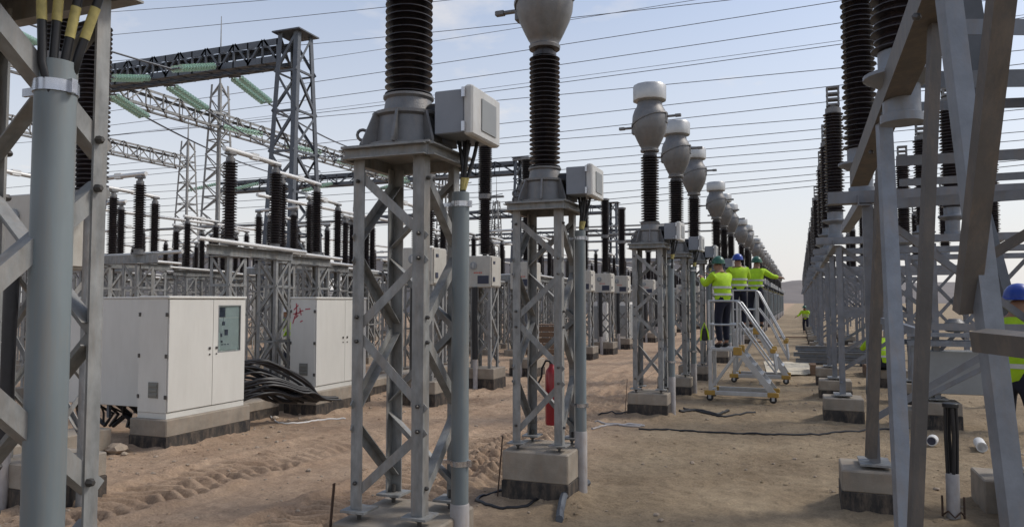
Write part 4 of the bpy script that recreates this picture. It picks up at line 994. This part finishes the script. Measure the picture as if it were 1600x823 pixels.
# ------------------------------------------------------------------ people
def skin_mesh(name, verts, edges, radii, sub=2):
    m = bpy.data.meshes.new(name); m.from_pydata(verts, edges, []); o = bpy.data.objects.new('tmp', m); COL.objects.link(o)
    md = o.modifiers.new('s', 'SKIN'); md.use_smooth_shade = True
    for i, r in enumerate(radii):
        sv = m.skin_vertices[0].data[i]; sv.radius = (r, r) if not isinstance(r, tuple) else r; sv.use_root = (i == 0)
    sb = o.modifiers.new('b', 'SUBSURF'); sb.levels = sub; sb.render_levels = sub
    dg = bpy.context.evaluated_depsgraph_get(); r = bpy.data.meshes.new_from_object(o.evaluated_get(dg)); r.name = name
    bpy.data.objects.remove(o); bpy.data.meshes.remove(m)
    return r
def person(label, loc, rz, helmet='helmg', larm=None, rarm=None, legs=None, lean=0., turn=0., crouch=0., vest='hiv', s=1.0, look=0.):
    """faces +Y at rz=0; arms as (elbow, wrist) offsets from the shoulder; built at 1.75 m"""
    t = thing('person', label, 'person', loc, rz, None); t.scale = (s, s, s)
    hip = V((0, -.10*crouch-.06*lean, .93-.36*crouch)); ch = hip+V((0, .18*lean+.02, .30-.06*lean)); nk = hip+V((0, .40*lean+.02, .53-.14*lean)); hd = nk+V((0, .05+.09*lean-.1*look, .155-.03*lean+.02*look))
    lsh, rsh = nk+V((-.185, 0, -.05)), nk+V((.185, 0, -.05))
    larm = larm or (V((-.06, .02, -.27)), V((-.05, .12, -.50))); rarm = rarm or (V((.06, .02, -.27)), V((.05, .12, -.50)))
    le, lw = lsh+V(larm[0]), lsh+V(larm[1]); re, rw = rsh+V(rarm[0]), rsh+V(rarm[1])
    legs = legs or ((-.11, 0.0), (.11, .0))
    vs = [hip, ch, nk, hd+V((0, -.01, -.04)), hd+V((0, 0, .05))]; es = [(0, 1), (1, 2), (2, 3), (3, 4)]; rd = [.125, .12, .06, .082, .088]
    def add(p, par, r): vs.append(p); es.append((par, len(vs)-1)); rd.append(r); return len(vs)-1
    # nose, chin
    add(hd+V((0, .088, -.01)), 3, .016)
    for sh, el, wr, sg in ((lsh, le, lw, -1), (rsh, re, rw, 1)):
        a = add(sh, 2, .062); b = add(el, a, .045); c = add(wr, b, .03); d = (wr-el).normalized(); sd_ = d.cross(V((0, 0, 1)))
        if sd_.length < .1: sd_ = V((1, 0, 0))
        sd_.normalize(); palm = add(wr+d*.06, c, .033)
        for q, (of, ln) in enumerate(((-.028, .075), (-.010, .088), (.010, .082), (.027, .064))):
            k1 = add(wr+d*.10+sd_*of, palm, .0105); k2 = add(wr+d*(.10+ln*.5)+sd_*of*1.05+V((0, 0, -.008)), k1, .0095); add(wr+d*(.10+ln)+sd_*of+V((0, 0, -.028)), k2, .008)
        th = add(wr+d*.05-sd_*.042*sg, palm, .012); add(wr+d*.09-sd_*.058*sg, th, .0095)
    feet = []
    for lx, ly in legs:
        f = V((lx, ly-.02, .09)); hp = hip+V((lx*.85, 0, -.06)); kn = (hp+f)/2+V((lx*.15, .045+.34*crouch, .03+.02*crouch))
        a = add(hp, 0, .088); b = add(kn, a, .056); c = add(f, b, .04); add(f+V((0, .11, -.04)), c, .034); feet.append((hp, kn, f))
    put('body', skin_mesh('body', vs, es, rd), 'skin', t)
    # jacket
    jv = [hip+V((0, 0, -.12)), hip+V((0, .0, .12))+(ch-hip)*.0, ch, nk+V((0, -.005, -.03)), nk+V((0, 0, .02))]; je = [(0, 1), (1, 2), (2, 3), (3, 4)]; jr = [(.195, .145), (.19, .145), (.20, .15), (.13, .11), .085]
    def jadd(p, par, r): jv.append(p); je.append((par, len(jv)-1)); jr.append(r); return len(jv)-1
    for sh, el, wr in ((lsh, le, lw), (rsh, re, rw)):
        a = jadd(sh, 3, .088); b = jadd(el, a, .066); jadd(el+(wr-el)*.93, b, .05)
    jk = put('jacket', skin_mesh('jacket', jv, je, jr), vest, t)
    zl = hip.z+.10
    for zc in (.10, .24):
        c = hip+(ch-hip)*(zc/.30); rr = [(1.06*.195*math.cos(a), 1.1*.15*math.sin(a)) for a in np.linspace(0, 2*math.pi, 25)[:-1]]
        mb = MB(); mb.sm = True; mb.loft([[(c.x+x, c.y+y, c.z-.022) for x, y in rr], [(c.x+x, c.y+y, c.z+.022) for x, y in rr]], cap=False)
        put('reflective_band', mb, 'refl', jk)
    tv = [hip+V((0, 0, .16)), hip+V((0, 0, -.03))]; te = [(0, 1)]; tr = [(.168, .13), (.17, .135)]
    for hp, kn, f in feet:
        for p, par, r in ((hp, 1, .105), (kn, None, .078), (f+V((0, 0, .02)), None, .062)):
            tv.append(p); te.append((par if par is not None else len(tv)-2, len(tv)-1)); tr.append(r)
    put('trousers', skin_mesh('trousers', tv, te, tr), 'navy', t)
    for hp, kn, f in feet:
        put('boot', skin_mesh('boot', [f+V((0, -.02, -.0)), f+V((0, -.015, -.05)), f+V((0, .07, -.05)), f+V((0, .15, -.06))], [(0, 1), (1, 2), (2, 3)], [.055, .05, .045, .034], 1), 'boot', t)
    c = hd+V((0, -.01, .045))
    hm = put('helmet', MB().lathe([(.128, 0), (.125, .03), (.113, .075), (.085, .115), (.045, .14), (.01, .147)], 22), helmet, t, c)
    put('brim', MB().lathe([(.126, -.012), (.15, -.010), (.15, -.004), (.127, .004)], 22).box((-.07, .12, -.012), (.07, .18, -.003), .003), helmet, hm)
    return t
up = lambda x, y, z: V((x, y, z))
w1 = (L1[0]-.27, L1[1]-.02, 1.0)
person('worker in a green helmet reaching forward on the nearest ladder platform', w1, R(48), 'helmg', (up(-.05, .18, -.18), up(.06, .40, -.04)), (up(.08, .20, -.16), up(-.02, .42, .0)), ((-.10, 0), (.11, .05)), .12)
person('worker in a blue helmet seen from behind, middle of three at the ladders', (L2[0]-.38, L2[1]-.05, 1.25), R(18), 'helmb', (up(-.10, .20, -.16), up(-.04, .42, -.08)), (up(.09, .16, -.20), up(.02, .40, -.18)), ((-.10, 0), (.11, .05)), .1)
person('worker leaning with an arm out, rightmost of three at the ladders', (L2[0]-.05, L2[1]+.75, 1.25), R(-10), 'helmg', (up(-.12, .22, -.10), up(-.04, .45, -.05)), (up(.17, .08, -.12), up(.30, .24, -.14)), ((-.12, 0), (.12, .08)), .25)
g = G(1259, 520); person('distant worker in hi vis walking up the aisle', (g.x, g.y, 0), R(170), 'helmg', (up(-.16, .05, -.2), up(-.32, .15, -.3)), (up(.14, .05, -.22), up(.26, .2, -.30)), ((-.12, .12), (.12, -.12)), .5, s=.95)
g = P(1588, 560, 7.0); tag(put('concrete_block', MB().box((-.35, -.3, -.1), (.35, .3, .27), .012), 'conc', loc=(g.x, g.y, 0)), 'low concrete block under the worker at the right photo edge', 'block')
person('worker with a blue helmet cut by the right photo edge', (g.x, g.y, .27), R(-35), 'helmb', (up(-.05, .14, -.24), up(.06, .36, -.26)), (up(.05, .14, -.24), up(-.04, .36, -.28)), ((-.11, 0), (.12, .1)), .05)
g = G(453, 590); person('worker half hidden behind the red marked cabinet', (g.x, g.y, 0), R(100), 'helmw', None, None, None, .1)
g = G(1378, 605); person('crouching worker behind the right hand steel legs', (g.x, g.y, 0), R(20), 'helmw', (up(-.08, .22, -.18), up(.02, .42, -.2)), (up(.08, .22, -.18), up(-.02, .42, -.2)), ((-.13, .05), (.13, .12)), .5, crouch=.9)
g = G(1108, 565); t = thing('safety_harness', 'lime and black harness hanging at the transformer tower beside the ladder', 'harness', (L1[0]-.58, L1[1]-.42, 1.30)); t.scale = (.62, .62, .62)
put('strap', MB().tube([(-.12, 0, -.25), (-.09, -.02, .05), (0, -.03, .30), (.09, -.02, .05), (.13, 0, -.22)], .022, 8), 'hiv', t)
put('bag', MB().box((-.09, -.02, -.25), (.09, .06, .12), .03), 'black', t)

# ------------------------------------------------------------------ far buildings
def building(label, loc, w_, d_, h, rz=0., nwin=8):
    t = thing('building', label, 'building', loc, rz)
    put('wall', MB().box((-w_/2, 0, -.2), (w_/2, d_, h)), 'wall', t)
    put('roof', MB().box((-w_/2-.3, -.3, h+.002), (w_/2+.3, d_+.3, h+.5)), 'roof', t)
    for k in range(nwin):
        x = -w_/2+(k+.5)*w_/nwin
        f = put('window', MB().box((x-.9, -.06, h*.45), (x+.9, .02, h*.45+1.6)), 'boxl', t); put('pane', MB().box((x-.8, -.09, h*.45+.1), (x+.8, -.065, h*.45+1.5)), 'win', f)
    return t
g = P(235, 470, 82); building('long low grey building behind the yard at left', (g.x, g.y, 0), 22, 10, 6.6, yaw)
g = P(890, 470, 115); building('wide grey hall far behind the extinguisher tower', (g.x, g.y, 0), 36, 14, 8.0, yaw, 12)
g = P(640, 470, 120); building('grey block far behind the near transformer tower', (g.x, g.y, 0), 22, 12, 8.6, yaw, 7)
g = P(1700, 470, 30)
# cables of the closest transformer fan out of the thick pipe
old = [ch for ch in first_ct.children if ch.name.startswith('control_cable')]
pm = pipe0.location
for k, ch in enumerate(old):
    for g_ in list(ch.children): bpy.data.objects.remove(g_)
    bpy.data.objects.remove(ch)
for k, (px, py) in enumerate(((64, -60), (97, -60), (135, -60), (176, -60))):
    top = P(px, py, 2.13+.03*k); a = -2.2+.9*k; bot = V((pm.x+.035*math.cos(a+2.6), pm.y+.03*math.sin(a), 2.45)); bt = P(66+17*k, 98, 2.13+.02*k); bt.z = 2.59
    pts = [bot, V((bt.x, bt.y, 2.58))]+[bt+(top-bt)*f for f in (.12, .25, .4, .55, .7, 1.)]
    inv = first_ct.location
    cb = put('control_cable', MB().tube([p-inv for p in pts], .0125, 10), 'black', first_ct)
    put('tape', MB().tube([pts[4]-inv, pts[6]-inv] if k < 2 else [pts[3]-inv, pts[5]-inv], .0138, 10), 'yellow', cb)
# post insulator seen behind the leg of the closest tower
g = P(141, 300, 7.1)
t = thing('post_insulator', 'dark ribbed insulator hidden behind the grey leg at the photo edge', 'insulator', (g.x, g.y, 0), group=None)
put('shaft', insulator_mesh('insulator', 1.62, 36, .115, .155, 22), 'porc', t, (0, 0, g.z))
put('flange', MB().lathe([(.13, g.z-.09), (.15, g.z-.08), (.15, g.z), (.11, g.z+.005)], 18), 'cast', t)
put('post', MB().lathe([(.05, -.1), (.05, g.z-.091)], 12), 'galv', t)
put('switch_box', MB().box((.0, -.1, g.z-.17), (.15, .06, g.z+.02), .006), 'ink', t)
